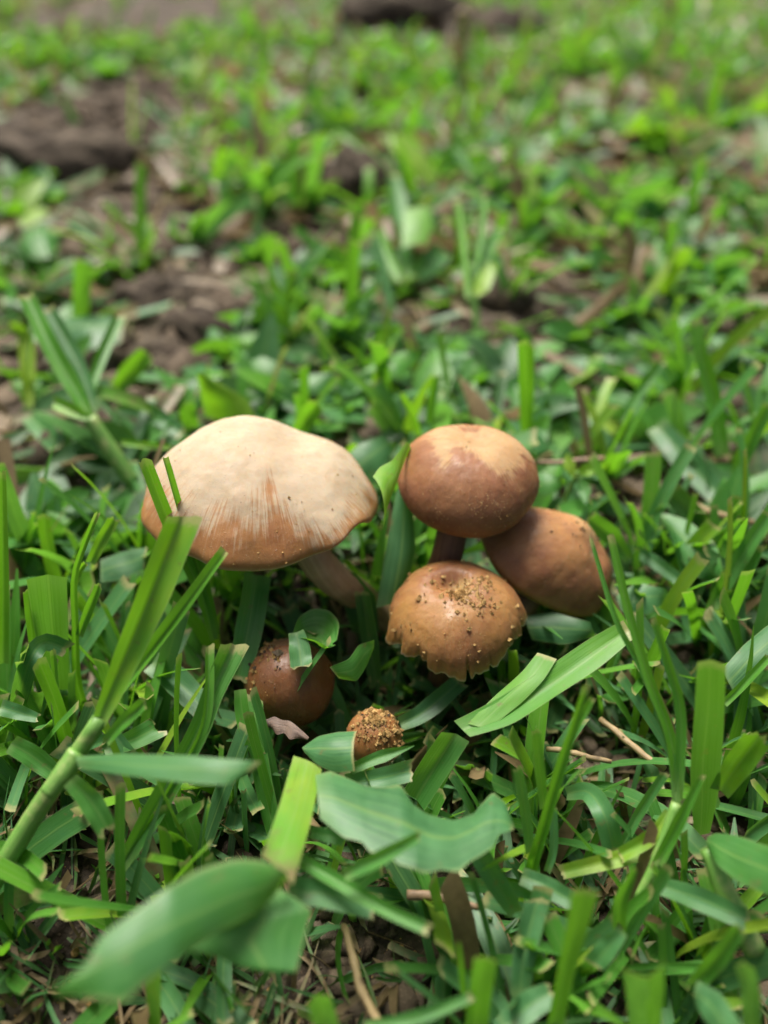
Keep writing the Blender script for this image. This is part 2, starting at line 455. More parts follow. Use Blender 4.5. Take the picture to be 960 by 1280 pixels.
def make_cap(root, org, centre, R, prof, tilt, mat, gill_mat, shape=None, rim=None, pale=None, jag=None, NT_=200, NR=64, gills=72, stem_r=0.3, gill_in=0.86):
    """prof: (radius, height) from the crown down to the lip; shape(x,y,z,th,r)->xyz bends it; jag(th) scales the margin radius"""
    P = spline(prof, NR)
    s = np.concatenate(((0,), np.cumsum(np.linalg.norm(np.diff(P, axis=0), axis=1)))); s /= s[-1]
    th = np.arange(NT_) * 2 * math.pi / NT_
    S, T = np.meshgrid(s, th, indexing='ij')
    RR, ZZ = np.meshgrid(P[:, 0], th, indexing='ij')[0], np.meshgrid(P[:, 1], th, indexing='ij')[0]
    if jag is not None:
        j = jag(th)[None]
        w = np.clip((S - 0.55) / 0.45, 0, 1) ** 1.5
        RR = RR * (1 - j * w * 0.55); ZZ = ZZ + j * w * (0.6)
    X, Y, Z = RR * np.cos(T), RR * np.sin(T), ZZ
    dz = 0.038 * (fbm(X * 3 + R * 9, Y * 3 + 4, 7, 4) - 0.5) + 0.009 * (fbm(X * 11 + R, Y * 11, 13, 3) - 0.5) + 0.003 * (fbm(np.cos(T) * 14, np.sin(T) * 14 + R, 9, 3) - 0.5) * S * 2
    Z = Z + dz; X, Y = X * (1 + dz * S), Y * (1 + dz * S)
    if shape is not None: X, Y, Z = shape(X, Y, Z, T, S)
    M = axes(*tilt)
    L = np.stack((X, Y, Z), -1) * R
    V = L @ M.T + centre - org
    pm = pale(X, Y, T, S) if pale is not None else np.zeros_like(S)
    pm = pm + (0.2 if R > 2 else 0.5) * (fbm(X * 4.5 + R * 5, Y * 4.5 + 2, 31, 4) - 0.5) + 0.25 * (fbm(X * 14 + R, Y * 14, 37, 3) - 0.5)
    lip = np.clip((S - 0.962) / 0.02, 0, 1) * (0.4 + 0.6 * vnoise(T * 5, S * 0, 3))
    V0 = V.reshape(-1, 3)
    F = grid_faces(NR, NT_, True)[:, ::-1]
    # inner side of the lip, so the margin has thickness
    inner = (L[-1] * np.array((gill_in, gill_in, 1)) + np.array((0, 0, 0.06 * R))) @ M.T + centre - org
    n0 = len(V0)
    V1 = np.vstack((V0, inner))
    j = np.arange(NT_); a = (NR - 1) * NT_
    F = np.vstack((F, np.stack((a + (j + 1) % NT_, a + j, n0 + j, n0 + (j + 1) % NT_), -1)))
    pol = np.stack((np.cos(T), np.sin(T), S), -1).reshape(-1, 3)
    pol = np.vstack((pol, pol[-NT_:]))
    cap = mesh_obj('cap', V1, F, mat, root, attrs={'pol': pol, 'pale': np.concatenate((pm.ravel(), np.zeros(NT_))), 'lip': np.concatenate((lip.ravel(), np.ones(NT_)))},
                   uv=np.vstack((np.stack((T / 6.2832, S), -1).reshape(-1, 2), np.zeros((NT_, 2)))))
    # gills: a ring of thin radial blades hung under the cap
    GV, GF = [], []
    lipL = L[-1]
    for k in range(gills):
        i = int(k * NT_ / gills)
        o = lipL[i] * np.array((gill_in + 0.06, gill_in + 0.06, 1)) + np.array((0, 0, 0.04 * R))
        top = np.array((o[0] * 0.3, o[1] * 0.3, o[2] + 0.14 * R)); low = np.array((o[0] * 0.35, o[1] * 0.35, o[2] - 0.02 * R))
        mid = np.array((o[0] * 0.75, o[1] * 0.75, o[2] - 0.02 * R)); mt = np.array((o[0] * 0.8, o[1] * 0.8, o[2] + 0.10 * R))
        d = np.array((-math.sin(th[i]), math.cos(th[i]), 0)) * 0.006 * R
        b = len(GV)
        for q in (o, mt, top, low, mid): GV += [q + d, q - d]
        GF += [(b, b + 2, b + 4, b + 6), (b, b + 6, b + 8), (b + 1, b + 7, b + 5, b + 3), (b + 1, b + 9, b + 7), (b, b + 8, b + 9, b + 1), (b + 8, b + 6, b + 7, b + 9)]
    cone = []
    for fr, dz in ((gill_in, 0.06), (0.6, 0.10), (0.25, 0.12)):
        cone.append(lipL * np.array((fr, fr, 1)) + np.array((0, 0, dz * R)))
    cone = np.concatenate(cone); b = len(GV)
    GF += [tuple(f + b) for f in grid_faces(3, NT_, True)]
    GV = np.vstack((np.array(GV), cone))
    mesh_obj('gills', GV @ M.T + centre - org, GF, gill_mat, root, uv=np.zeros((len(GV), 2)), smooth=False)
    return V.reshape(NR, NT_, 3)

def make_stem(root, org, pts, rad, mat, n=28):
    P = spline(pts, 22)
    r = np.interp(np.linspace(0, 1, 22), np.linspace(0, 1, len(rad)), rad)
    V, F, uv = tube(P - org, r, n, True, 0.07, 3)
    return mesh_obj('stem', V, F, mat, root, uv=uv)

def grains(root, CV, n, smin, smax, mat, seed, where, name='soil_grain', lift=0.35):
    """clinging soil: CV cap surface grid; where(th, s) -> weight"""
    R = np.random.RandomState(seed)
    nr, nt, _ = CV.shape
    V, F = [], []
    ico = np.array([(1, 0, 0), (-1, 0, 0), (0, 1, 0), (0, -1, 0), (0, 0, 1), (0, 0, -1)], float)
    fc = [(0, 2, 4), (2, 1, 4), (1, 3, 4), (3, 0, 4), (2, 0, 5), (1, 2, 5), (3, 1, 5), (0, 3, 5)]
    k = 0
    for _i in range(n * 60):
        if k >= n: break
        i, j = R.randint(1, nr - 1), R.randint(nt)
        if R.rand() > where(j / nt * 2 * math.pi, i / (nr - 1)): continue
        s = smin * (smax / smin) ** (R.rand() ** 2)
        p = CV[i, j] + R.uniform(-1, 1, 3) * 0.02 + np.array((0, -0.3, 0.7)) * s * lift
        b = len(V)
        for q in ico: V.append(p + q * s * R.uniform(0.55, 1.3) * R.uniform(0.7, 1.2, 3))
        F += [tuple(c + b for c in f) for f in fc]
        k += 1
    o = mesh_obj(name, np.array(V), F, mat, root, smooth=False)
    o['kind'] = 'stuff'
    return o

def gauss(x, y, cx, cy, sx, sy): return np.exp(-(((x - cx) / sx) ** 2 + ((y - cy) / sy) ** 2))

GILL = flesh_material('gill_flesh', (0.09, 0.048, 0.022), (0.17, 0.10, 0.05), 60)
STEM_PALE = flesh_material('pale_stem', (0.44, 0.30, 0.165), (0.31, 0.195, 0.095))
STEM_DARK = flesh_material('dark_stem', (0.085, 0.040, 0.016), (0.15, 0.075, 0.032))  # dark brown flesh, deepened further to paint in shade under the caps

# --- the large tan one
org = at(455, 800, -1.0)
m = empty('mushroom', org, 'largest mushroom with a wide worn tan cap, pale on top and lobed on one side', 'mushroom', 'mushrooms in the clump')
c = at(327, 613, 3.05)
def sh_big(X, Y, Z, T, S):
    Z = Z + 0.07 * gauss(X, Y, -0.30, 0.10, 0.50, 0.6) * (1 - S ** 3)
    Z = Z - 0.05 * gauss(X, Y, 0.28, 0.30, 0.18, 0.5) * (1 - S ** 3) - 0.085 / (1 + np.exp(-(X - 0.12) / 0.12)) * (1 - S ** 3)
    Z = Z + 0.045 * gauss(X, Y, 0.68, 0.05, 0.28, 0.5) * (1 - S ** 4)
    rim = np.clip((S - 0.5) / 0.5, 0, 1) ** 2
    Z = Z + rim * (0.17 * gauss(np.cos(T), np.sin(T), 0.80, -0.60, 0.35, 0.35) + 0.025 * np.sin(3 * T + 0.6) + 0.012 * np.sin(9 * T) - 0.10 * gauss(np.cos(T), np.sin(T), 1.0, 0.1, 0.5, 0.4))
    k = 1 + rim * (0.02 * np.sin(7 * T + 1) + 0.012 * np.sin(13 * T))
    k = k - rim * 0.05 * gauss(np.cos(T), np.sin(T), 0.55, -0.83, 0.15, 0.2)
    return X * k, Y * k, Z
def pale_big(X, Y, T, S):
    b = 0.79 + 0.07 * np.sin(2 * T + 2.0) + 0.05 * np.sin(5 * T)
    b = b - 0.16 * gauss(np.cos(T), np.sin(T), 0.30, -0.95, 0.22, 0.4) - 0.08 * gauss(np.cos(T), np.sin(T), -0.8, -0.6, 0.3, 0.4)
    v = 0.53 + (b - S) * 1.15
    return np.clip(v, -0.4, 0.95) - 0.32 * gauss(X, Y, 0.14, -0.36, 0.05, 0.26) - 0.2 * gauss(X, Y, -0.02, -0.25, 0.08, 0.2) - 0.25 * gauss(X, Y, 0.55, 0.2, 0.3, 0.06)
MAT_BIG = cap_material('tan_cap', (0.350, 0.290, 0.200), (0.255, 0.120, 0.040), (0.195, 0.082, 0.027), (0.275, 0.138, 0.047), 42, 0.95, (0.36, 0.24, 0.10), 0.25, 0.5, 0.3, 0.4, 0.45)
CV = make_cap(m, org, c, 2.32, [(0, .50), (.2, .492), (.42, .45), (.65, .345), (.85, .18), (.97, .03), (1.0, -.05), (.985, -.10)], (3, -2), MAT_BIG, GILL, sh_big, None, pale_big)
make_stem(m, org, [at(490, 790, -1.0), at(452, 748, 0.6), at(400, 706, 1.9), c + np.array((0.10, 0, 0.45))], [0.36, 0.34, 0.34, 0.40], STEM_PALE)
grains(m, CV, 60, 0.012, 0.035, OCHRE, 3, lambda t, s: 0.5 if math.sin(t) < 0 and s > 0.5 else 0.06)

# --- the round brown one
org = at(545, 815, -1.0)
m = empty('mushroom', org, 'round reddish brown mushroom with a pale patch on its crown, highest of the brown ones', 'mushroom', 'mushrooms in the clump')
c = at(586, 592, 3.25)
def sh_br(X, Y, Z, T, S):
    Z = Z - 0.05 * gauss(X, Y, -0.05, 0.1, 0.35, 0.4) + 0.03 * gauss(X, Y, -0.5, 0.3, 0.3, 0.4) + 0.02 * np.sin(2 * T + 1) * S
    k = 1 + 0.02 * np.sin(3 * T) * S + 0.012 * np.sin(5 * T + 1) * S
    return X * k, Y * k, Z + 0.06 * S * X
def pale_br(X, Y, T, S):
    v = 1.35 * gauss(X, Y, 0.08, 0.22, 0.80, 0.46) + 0.75 * gauss(X, Y, 0.22, -0.30, 0.16, 0.34) - 0.5 * gauss(X, Y, 0.0, 0.35, 0.2, 0.14) + 0.75 * gauss(X, Y, -0.42, -0.22, 0.12, 0.25) + 0.42 * gauss(X, Y, 0.5, -0.3, 0.2, 0.35)
    return 0.66 * v + 0.04
MAT_BR = cap_material('reddish_brown_cap', (0.33, 0.225, 0.115), (0.215, 0.096, 0.044), (0.150, 0.060, 0.029), (0.255, 0.125, 0.052), 18, 1.15, (0.40, 0.26, 0.10), 0.8, 0.54, 0.25)
CV = make_cap(m, org, c, 1.43, [(0, .54), (.25, .535), (.5, .48), (.75, .34), (.93, .12), (1.0, -.09), (.97, -.27), (.88, -.39), (.80, -.43)], (4, 4), MAT_BR, GILL, sh_br, None, pale_br, gill_in=0.9)
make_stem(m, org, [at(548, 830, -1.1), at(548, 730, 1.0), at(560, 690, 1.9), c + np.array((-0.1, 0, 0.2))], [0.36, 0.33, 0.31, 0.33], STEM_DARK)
grains(m, CV, 110, 0.010, 0.028, OCHRE, 4, lambda t, s: 0.6 if math.sin(t) < 0.1 and math.cos(t) > -0.2 and s > 0.35 else 0.05)

# --- the one leaning out behind
org = at(620, 800, -1.0)
m = empty('mushroom', org, 'smooth brown mushroom leaning over sideways behind the round brown cap, pale scuffed ridge', 'mushroom', 'mushrooms in the clump')
c = at(688, 698, 1.35)
def sh_le(X, Y, Z, T, S):
    Z = Z + 0.09 * gauss(X, Y, 0.12, 0.25, 0.3, 0.3) - 0.06 * gauss(X, Y, 0.35, -0.2, 0.16, 0.4)
    k = 1 + 0.03 * np.sin(2 * T + 0.4) * S + 0.025 * np.sin(5 * T) * S
    return X * k * 1.24, Y * k * .97, Z
def pale_le(X, Y, T, S):
    d = gauss(X, Y, 0.10, 0.30, 0.34, 0.42) * 1.1 + 0.95 * gauss(X, Y, 0.30 , -0.15, 0.11, 0.45)
    return 0.75 * d - 0.02
MAT_LE = cap_material('smooth_brown_cap', (0.31, 0.20, 0.095), (0.240, 0.112, 0.050), (0.165, 0.068, 0.032), (0.34, 0.18, 0.06), 15, 1.0, (0.36, 0.24, 0.10), 0.5, 0.52, 0.28)
CV = make_cap(m, org, c, 1.31, [(0, .74), (.2, .69), (.45, .60), (.7, .42), (.9, .17), (1.0, -.10), (.985, -.20), (.93, -.27)], (31, 3), MAT_LE, GILL, sh_le, None, pale_le)
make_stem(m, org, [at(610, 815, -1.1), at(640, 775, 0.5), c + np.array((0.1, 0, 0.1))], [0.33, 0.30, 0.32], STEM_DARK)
grains(m, CV, 45, 0.012, 0.035, CRUMB, 5, lambda t, s: 0.5 if s < 0.4 else 0.04)

# --- the torn one in front
org = at(560, 890, -1.0)
m = empty('mushroom', org, 'brown mushroom in front with a ragged torn rim and crumbs in its sunken middle', 'mushroom', 'mushrooms in the clump')
c = at(570, 764, 1.6)
def sh_fr(X, Y, Z, T, S):
    Z = Z - 0.20 * gauss(X, Y, -0.05, 0.22, 0.22, 0.20) + 0.03 * np.sin(3 * T + 1) * S ** 2 + 0.02 * np.sin(7 * T) * S ** 3
    k = 1 + 0.02 * np.sin(4 * T + 2) * S
    return X * k, Y * k, Z
_jr = np.random.RandomState(8)
_jn = [(-1.47, 0.03, 0.16), (-2.30, 0.20, 0.12), (-0.60, 0.22, 0.14), (-1.10, 0.025, 0.09)]
def jag_fr(th):
    c_, s_ = np.cos(th), np.sin(th)
    j = 0.20 * fbm(c_ * 4 + 9, s_ * 4, 5, 3) ** 2 * 2 + 0.09 * vnoise(c_ * 7 + 3, s_ * 7, 8) ** 2 + 0.02 * vnoise(c_ * 22, s_ * 22, 9) ** 2
    for a, w, d in _jn:
        e = np.angle(np.exp(1j * (th - a)))
        j = j + d * np.clip(1.15 - np.abs(e) / w, 0, 1) ** 0.6
    return j - 0.08
def pale_fr(X, Y, T, S):
    return 0.75 * gauss(X, Y, 0.08, 0.18, 0.36, 0.34) + 0.3 * gauss(X, Y, 0.1, -0.35, 0.4, 0.3) - 0.12
MAT_FR = cap_material('torn_brown_cap', (0.31, 0.205, 0.085), (0.235, 0.108, 0.040), (0.150, 0.060, 0.026), (0.31, 0.175, 0.05), 13, 0.8, (0.36, 0.23, 0.08), 0.7, 0.5, 0.25)
CV = make_cap(m, org, c, 1.30, [(0, .45), (.25, .46), (.5, .42), (.72, .30), (.90, .10), (1.0, -.10), (1.05, -.26)], (-3, 8), MAT_FR, GILL, sh_fr, None, pale_fr, jag_fr, 420)
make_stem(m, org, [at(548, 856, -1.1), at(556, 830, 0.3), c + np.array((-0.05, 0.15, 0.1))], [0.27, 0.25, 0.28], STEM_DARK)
grains(m, CV, 900, 0.006, 0.06, OCHRE, 6, lambda t, s: 0.9 if s < 0.24 + 0.2 * math.sin(t * 2.3 + 1) and math.cos(t) > -0.6 else (0.06 if s < .9 else 0.02))
grains(m, CV, 26, 0.03, 0.11, OCHRE, 16, lambda t, s: 0.7 if s < 0.4 and math.cos(t) < 0.2 and math.sin(t) > -0.4 else (0.05 if s > .8 else 0))
# --- the unopened button
org = at(372, 905, -0.4)
m = empty('mushroom', org, 'closed dark brown mushroom button beneath a curled green leaf, dirt on its crown', 'mushroom', 'mushrooms in the clump')
c = at(361, 852, 0.55)
MAT_BU = cap_material('dark_button_skin', (0.21, 0.12, 0.06), (0.160, 0.066, 0.024), (0.115, 0.044, 0.017), (0.18, 0.072, 0.020), 16, 0.5, (0.28, 0.17, 0.06), 0.2, 0.40, 0.4)
def sh_bu(X, Y, Z, T, S):
    k = 1 + 0.03 * np.sin(2 * T + 1) * S + 0.02 * np.sin(5 * T) * S
    return X * k, Y * k, Z + 0.04 * gauss(X, Y, 0.2, -0.5, 0.3, 0.4)
CV = make_cap(m, org, c, 0.84, [(0, 1.0), (.3, .95), (.6, .78), (.85, .48), (1.0, .05), (.98, -.30), (.86, -.62), (.66, -.84), (.55, -.9)], (-6, 4), MAT_BU, GILL, sh_bu, None, lambda X, Y, T, S: 0.2 - S * 0.3, gill_in=0.9, gills=36)
make_stem(m, org, [at(375, 915, -1.3), c + np.array((0.02, 0, -0.5))], [0.4, 0.42], STEM_PALE)
grains(m, CV, 22, 0.02, 0.10, CRUMB, 7, lambda t, s: 1.0 if s < 0.35 and math.cos(t) < 0.0 else 0.0)
grains(m, CV, 130, 0.010, 0.06, OCHRE, 8, lambda t, s: 0.8 if s < 0.42 and math.cos(t) < -0.1 else (0.012 if math.sin(t) < 0 else 0))

# --- the tiny one crusted with soil
org = at(470, 950, -0.3)
m = empty('mushroom', org, 'smallest mushroom, a knob crusted with ochre soil poking up behind a green leaf', 'mushroom', 'mushrooms in the clump')
c = at(467, 920, 0.45)
MAT_TI = cap_material('crusted_button_skin', (0.30, 0.17, 0.065), (0.22, 0.10, 0.03), (0.16, 0.065, 0.02), (0.24, 0.125, 0.04), 12, 0.6, (0.36, 0.22, 0.07), 0.8, 0.6, 0.3)
CV = make_cap(m, org, c, 0.50, [(0, .95), (.35, .88), (.65, .68), (.9, .35), (1.0, -.05), (.92, -.45), (.75, -.65)], (4, 6), MAT_TI, GILL, None, None, lambda X, Y, T, S: 0.35 - S * 0.3, gill_in=0.9, gills=24, NT_=96, NR=36)
make_stem(m, org, [at(470, 960, -1.3), c + np.array((0, 0, -0.2))], [0.28, 0.30], STEM_PALE)
grains(m, CV, 420, 0.018, 0.075, OCHRE, 9, lambda t, s: 1.0 if (math.cos(t) > -0.3 or s < 0.45) and s < 0.9 else 0.05)
grains(m, CV, 14, 0.02, 0.07, CRUMB, 10, lambda t, s: 0.8 if s < 0.4 else 0.05)
# ------------------------------------------------------------------ grass blades measured one by one
BR = np.random.RandomState(41)

def lift_to(px, py, base, lean):
    """the point on the sight line that stands above BASE when the blade leans away by LEAN cm per cm of height"""
    d = ray(px, py)
    t = (base[1] + lean * (CAM_H - base[2])) / (d[1] - lean * d[2])
    return CP + d * t

def path(pts, z=None, lean=None, arch=0.0):
    """pixel polyline from root to tip -> points in the scene; z=(root height, tip height) or an upright blade with LEAN"""
    P = np.asarray(pts, float)
    s = np.concatenate(((0,), np.cumsum(np.linalg.norm(np.diff(P, axis=0), axis=1)))); s /= s[-1]
    if lean is not None:
        z0 = 0.1 if z is None else (z if np.isscalar(z) else z[0])
        b = at(*P[0], z0)
        return np.array([lift_to(px, py, b, lean) for px, py in P] if z0 > 1 else [b - (0, 0, 1.3)] + [lift_to(px, py, b, lean) for px, py in P])
    z0, z1 = z
    return np.array([at(px, py, z0 + (z1 - z0) * k + arch * 4 * k * (1 - k)) for (px, py), k in zip(P, s)])

def ribbon(C, W, fold=22, roll=0, tip='cut', tint=0.5, dry=0.0, rows=18, cols=7, wav=0.05, twist=0):
    """a leaf blade along C (cm), W its width in cm along the way; folded at the midrib by FOLD degrees"""
    C = spline(C, rows); s = np.linspace(0, 1, rows)
    T = np.gradient(C, axis=0); T /= np.linalg.norm(T, axis=1)[:, None]
    view = C - CP; view /= np.linalg.norm(view, axis=1)[:, None]
    S = np.cross(T, view); S /= np.linalg.norm(S, axis=1)[:, None]
    N = np.cross(S, T)
    N *= np.sign(-np.sum(N * view, axis=1))[:, None]
    a = np.radians(roll + twist * (s - 0.5))[:, None]
    S, N = S * np.cos(a) + N * np.sin(a), N * np.cos(a) - S * np.sin(a)
    W = np.interp(s, np.linspace(0, 1, len(W)), W) / max(math.cos(math.radians(roll)), 0.45)
    if tip == 'point': W = W * np.clip((1 - s) / 0.45, 0.03, 1) ** 0.75
    u = np.linspace(-1, 1, cols)
    f = math.radians(fold + 8)
    side = (u * math.cos(f))[None, :, None] * S[:, None] + (np.abs(u) * math.sin(f) - 0.5 * math.sin(f))[None, :, None] * N[:, None]
    V = C[:, None] + side * (W / 2)[:, None, None]
    ph = BR.rand(4) * 6.28
    wob = np.sin(s * 7 + ph[0])[:, None] * u[None] + 0.6 * np.sin(s * 13 + ph[1])[:, None] * (u[None] ** 2)
    V = V + (wob * wav)[:, :, None] * N[:, None] * (W / 2)[:, None, None] * 3
    if tip in ('cut', 'frayed'):
        sl = BR.uniform(-0.35, 0.35)
        jag = (0.035 if tip == 'cut' else 0.09) * BR.uniform(-1, 1, cols) + sl * u * W[-1] / 2
        V[-1] += jag[:, None] * T[-1]
        V[-2] += 0.4 * (sl * u * W[-1] / 2)[:, None] * T[-1]
    uv = np.stack(np.meshgrid(s if tip != 'point' else s * 0.93, (u + 1) / 2, indexing='ij')[::-1], -1).reshape(-1, 2)
    n = rows * cols
    return V.reshape(-1, 3), grid_faces(rows, cols), uv, {'tint': np.full(n, tint) + 0.06 * BR.randn(), 'dry': np.clip(np.full(n, dry), 0, 1)}

def px_w(C, w):
    w = np.atleast_1d(np.asarray(w, float))
    if len(w) == 1: w = w[0] * np.array((0.72, 0.93, 1.0, 1.0, 0.97))
    D = np.array([depth(p) for p in spline(C, len(w))])
    return w * D / FPX

def B(pts, w, z=None, lean=None, arch=0.0, **k):
    C = path(pts, z, lean, arch)
    return ('blade', C, px_w(C, w), k)

def E(ea, eb, za, zb, bulge=0.0, rows=30, cols=9, tint=0.4, dry=0.0, tipv=1.0, arch=0.0, par=None, vee=0.0, mat=None):
    """a leaf between two measured edges; za, zb: heights along each edge"""
    def edge(e, z):
        P = np.asarray(e, float)
        d = np.diff(P, axis=0)
        k = np.abs(d[:, 0]) + 0.02 if par == 'x' else np.hypot(d[:, 0], d[:, 1])
        k = np.concatenate(((0,), np.cumsum(k))); k /= k[-1]
        P = np.stack([np.interp(np.linspace(0, 1, rows), k, P[:, i]) for i in (0, 1)], -1)
        for _ in range(1 if rows > 35 else 4): P[1:-1] = 0.25 * P[:-2] + 0.5 * P[1:-1] + 0.25 * P[2:]
        zz = np.interp(np.linspace(0, 1, rows), np.linspace(0, 1, len(z)), z)
        return np.array([at(x, y, q + arch * 4 * k * (1 - k)) for (x, y), q, k in zip(P, zz, np.linspace(0, 1, rows))])
    A, Bq = edge(ea, za), edge(eb, zb)
    u = np.linspace(0, 1, cols)
    V = A[:, None] * (1 - u)[None, :, None] + Bq[:, None] * u[None, :, None]
    T = np.gradient((A + Bq) / 2, axis=0)
    N = np.cross(T, Bq - A); N /= np.maximum(np.linalg.norm(N, axis=1), 1e-6)[:, None]
    N *= np.sign(-np.sum(N * ((A + Bq) / 2 - CP), axis=1))[:, None]
    w = np.linalg.norm(Bq - A, axis=1)
    V = V + (4 * u * (1 - u))[None, :, None] * N[:, None] * (w * bulge)[:, None, None]
    V = V + ((np.abs(2 * u - 1) - 0.5) * vee)[None, :, None] * N[:, None] * w[:, None, None]
    wob = np.sin(np.linspace(0, 9, rows) + BR.rand() * 6)[:, None] * np.sin(u * 5 + BR.rand() * 6)[None]
    V = V + (wob * 0.012)[:, :, None] * N[:, None]
    uv = np.stack(np.meshgrid(np.linspace(0.05, tipv, rows), u, indexing='ij')[::-1], -1).reshape(-1, 2)
    if par == 'x':                                   # a bitten leaf: veins and midrib run on past the bites
        k = np.ones(31) / 31
        sm = lambda X: np.stack([np.convolve(np.pad(X[:, i], 15, mode='edge'), k, 'valid') for i in range(3)], -1)
        A2, B2 = sm(A), sm(Bq); ab = B2 - A2
        uu = np.sum((V - A2[:, None]) * ab[:, None], -1) / np.sum(ab * ab, -1)[:, None]
        uu = np.clip(uu, .03, .97); uu[:, 0] = 0; uu[:, -1] = 1
        uv[:, 0] = uu.ravel()
    n = rows * cols
    dd = np.interp(np.linspace(0, 1, rows), np.linspace(0, 1, np.size(dry)), np.atleast_1d(dry))
    tt = np.interp(np.linspace(0, 1, rows), np.linspace(0, 1, np.size(tint)), np.atleast_1d(tint))
    return ('mesh', V.reshape(-1, 3), grid_faces(rows, cols), uv, {'tint': np.repeat(tt, cols), 'dry': np.repeat(dd, cols)}, V[0].mean(0), mat or LEAF)

def Stem(pts, w, z=None, lean=None, arch=0.0, mat=None, nodes=(), nm='stem'):
    C = spline(path(pts, z, lean, arch), 14)
    if mat is not None:
        Ls = np.linalg.norm(C[-1] - C[0]); q = np.linspace(0, 1, 14)
        for ax in range(3): C[:, ax] += Ls * (0.012 * np.sin(q * 6 + BR.rand() * 6) + 0.003 * np.sin(q * 19 + BR.rand() * 6))
    r = px_w(C, w if np.size(w) > 1 else [w, w]) / 2
    r = np.interp(np.linspace(0, 1, 14), np.linspace(0, 1, len(r)), r)
    if mat is not None: r = r * BR.uniform(.88, 1.06, 14)
    for q in nodes: r = r * (1 + 0.28 * np.exp(-((np.linspace(0, 1, 14) - q) / 0.04) ** 2))
    return ('stem', C, r, mat or CULM, nm)

def geom(b):
    if b[0] == 'blade':
        V, F, uv, at_ = ribbon(b[1], b[2], **b[3]); return V, F, uv, at_, LEAF, 'leaf_blade'
    if b[0] == 'mesh': return b[1], b[2], b[3], b[4], b[6], 'leaf_blade'
    V, F, uv = tube(b[1], b[2], 12, True, 0.05, 1); return V, F, uv, None, b[3], b[4]

def first(b): return np.asarray(b[5] if b[0] == 'mesh' else b[1][0])

PLANTS = []
def plant(label, *parts, name='grass_leaf', cat=None, group=None, kind=None):
    cat = cat or {'grass_shoot': 'grass shoot', 'grass_leaf': 'grass leaf', 'straw': 'straw', 'twig': 'twig', 'dead_leaf': 'dead leaf', 'broad_leaf': 'leaf'}.get(name, name.replace('_', ' '))
    org = first(parts[0])
    if len(parts) == 1:
        V, F, uv, a, mat, _ = geom(parts[0])
        o = mesh_obj(name, V - org, F, mat, None, uv=uv, attrs=a, org=org)
        return tag(o, label, cat, group)
    r = empty(name, org, label, cat, group)
    for p in parts:
        V, F, uv, a, mat, nm = geom(p)
        mesh_obj(nm, V - org, F, mat, r, uv=uv, attrs=a)
    return r
# --- beside and before the large mushroom
plant('tall bright green shoot with a thick pale stem, its blunt blade crossing the tan cap',
      Stem([(-14, 1112), (20, 1056), (55, 1000), (94, 946), (126, 897)], [24, 26, 24, 23, 20], (.2, 2.65)),
      Stem([(60, 992), (80, 966), (97, 940)], [22, 27, 25], (1.9, 2.28), nm='sheath'),
      B([(122, 905), (158, 822), (196, 730), (230, 645)], [22, 44, 54, 52], (2.6, 5.0), fold=32, roll=8, tint=.93),
      B([(140, 880), (177, 829), (225, 765), (282, 688)], [14, 22, 23, 20], (2.5, 4.3), fold=38, roll=-20, tint=.72),
      E([(96, 946), (150, 942), (230, 944), (300, 950), (327, 952)], [(98, 960), (160, 970), (230, 978), (285, 982), (310, 966)], (2.7, 3.5), (2.7, 3.4), .05, tint=.33, arch=.3),
      B([(88, 975), (112, 1000), (134, 1036)], [22, 30, 28], (2.3, 1.7), fold=15, roll=10, tint=.42, tip='frayed'),
      B([(132, 928), (152, 905), (181, 878)], [14, 20, 17], (2.4, 3.0), fold=25, roll=-15, tint=.7), name='grass_shoot')
plant('pair of thin clipped blades standing against the edge of the tan cap',
      B([(268, 800), (250, 738), (212, 655), (181, 575)], [12, 19, 21, 19], (.9, 4.7), fold=25, tint=.78),
      B([(270, 795), (258, 740), (226, 640), (206, 572)], [10, 14, 13, 9], (.9, 4.7), fold=30, roll=30, tint=.82), name='grass_shoot')
plant('dark forked shoot rising from the lower grass towards the tan cap, two clipped tips',
      B([(150, 1086), (195, 1010), (246, 918), (268, 862), (294, 806)], [20, 36, 34, 32, 42], (.4, 2.6), fold=30, roll=0, tint=.58),
      B([(160, 1078), (215, 985), (256, 905), (262, 806)], [12, 16, 15, 13], (.4, 2.7), fold=30, roll=20, tint=.70), name='grass_shoot')
plant('broad dark green blade hanging down from under the tan cap', B([(322, 718), (312, 780), (297, 850)], [38, 38, 30], (2.0, .9), fold=18, roll=-10, tint=.46))
plant('narrow yellowish blade curving down beside the dark button mushroom', B([(300, 862), (305, 900), (325, 948)], [18, 24, 20], (1.3, .4), fold=25, tint=.66, wav=.03))
plant('clipped broad blade beside a thin one, standing at the outer edge of the lawn clump',
      E([(34, 722), (44, 790), (60, 865)], [(84, 719), (86, 790), (88, 862)], (3.0, .3), (3.0, .2), 0, vee=.15, tint=.42, tipv=.5),
      B([(42, 812), (38, 775), (34, 737)], 15, lean=.1, z=1.2, fold=35, tint=.75), name='grass_shoot')
plant('forked slender shoot with a nick of pale fibre where its tips part',
      B([(97, 856), (94, 780), (93, 722), (106, 680), (122, 641)], [16, 15, 12, 11, 9], z=.4, lean=.12, fold=35, tint=.62),
      B([(99, 795), (110, 765), (124, 731)], [12, 15, 13], (1.6, 2.6), fold=30, tint=.72),
      B([(92, 735), (99, 714), (107, 704)], [8, 11, 9], (2.3, 2.8), fold=30, tint=.9),
      B([(113, 704), (126, 678), (143, 648)], [15, 19, 18], (2.2, 3.0), fold=28, tint=.86), name='grass_shoot')
plant('short bright clipped blade standing alone above the pale lying blades', B([(66, 712), (58, 672), (54, 644)], [17, 20, 19], z=.6, lean=.1, fold=28, tint=.84))
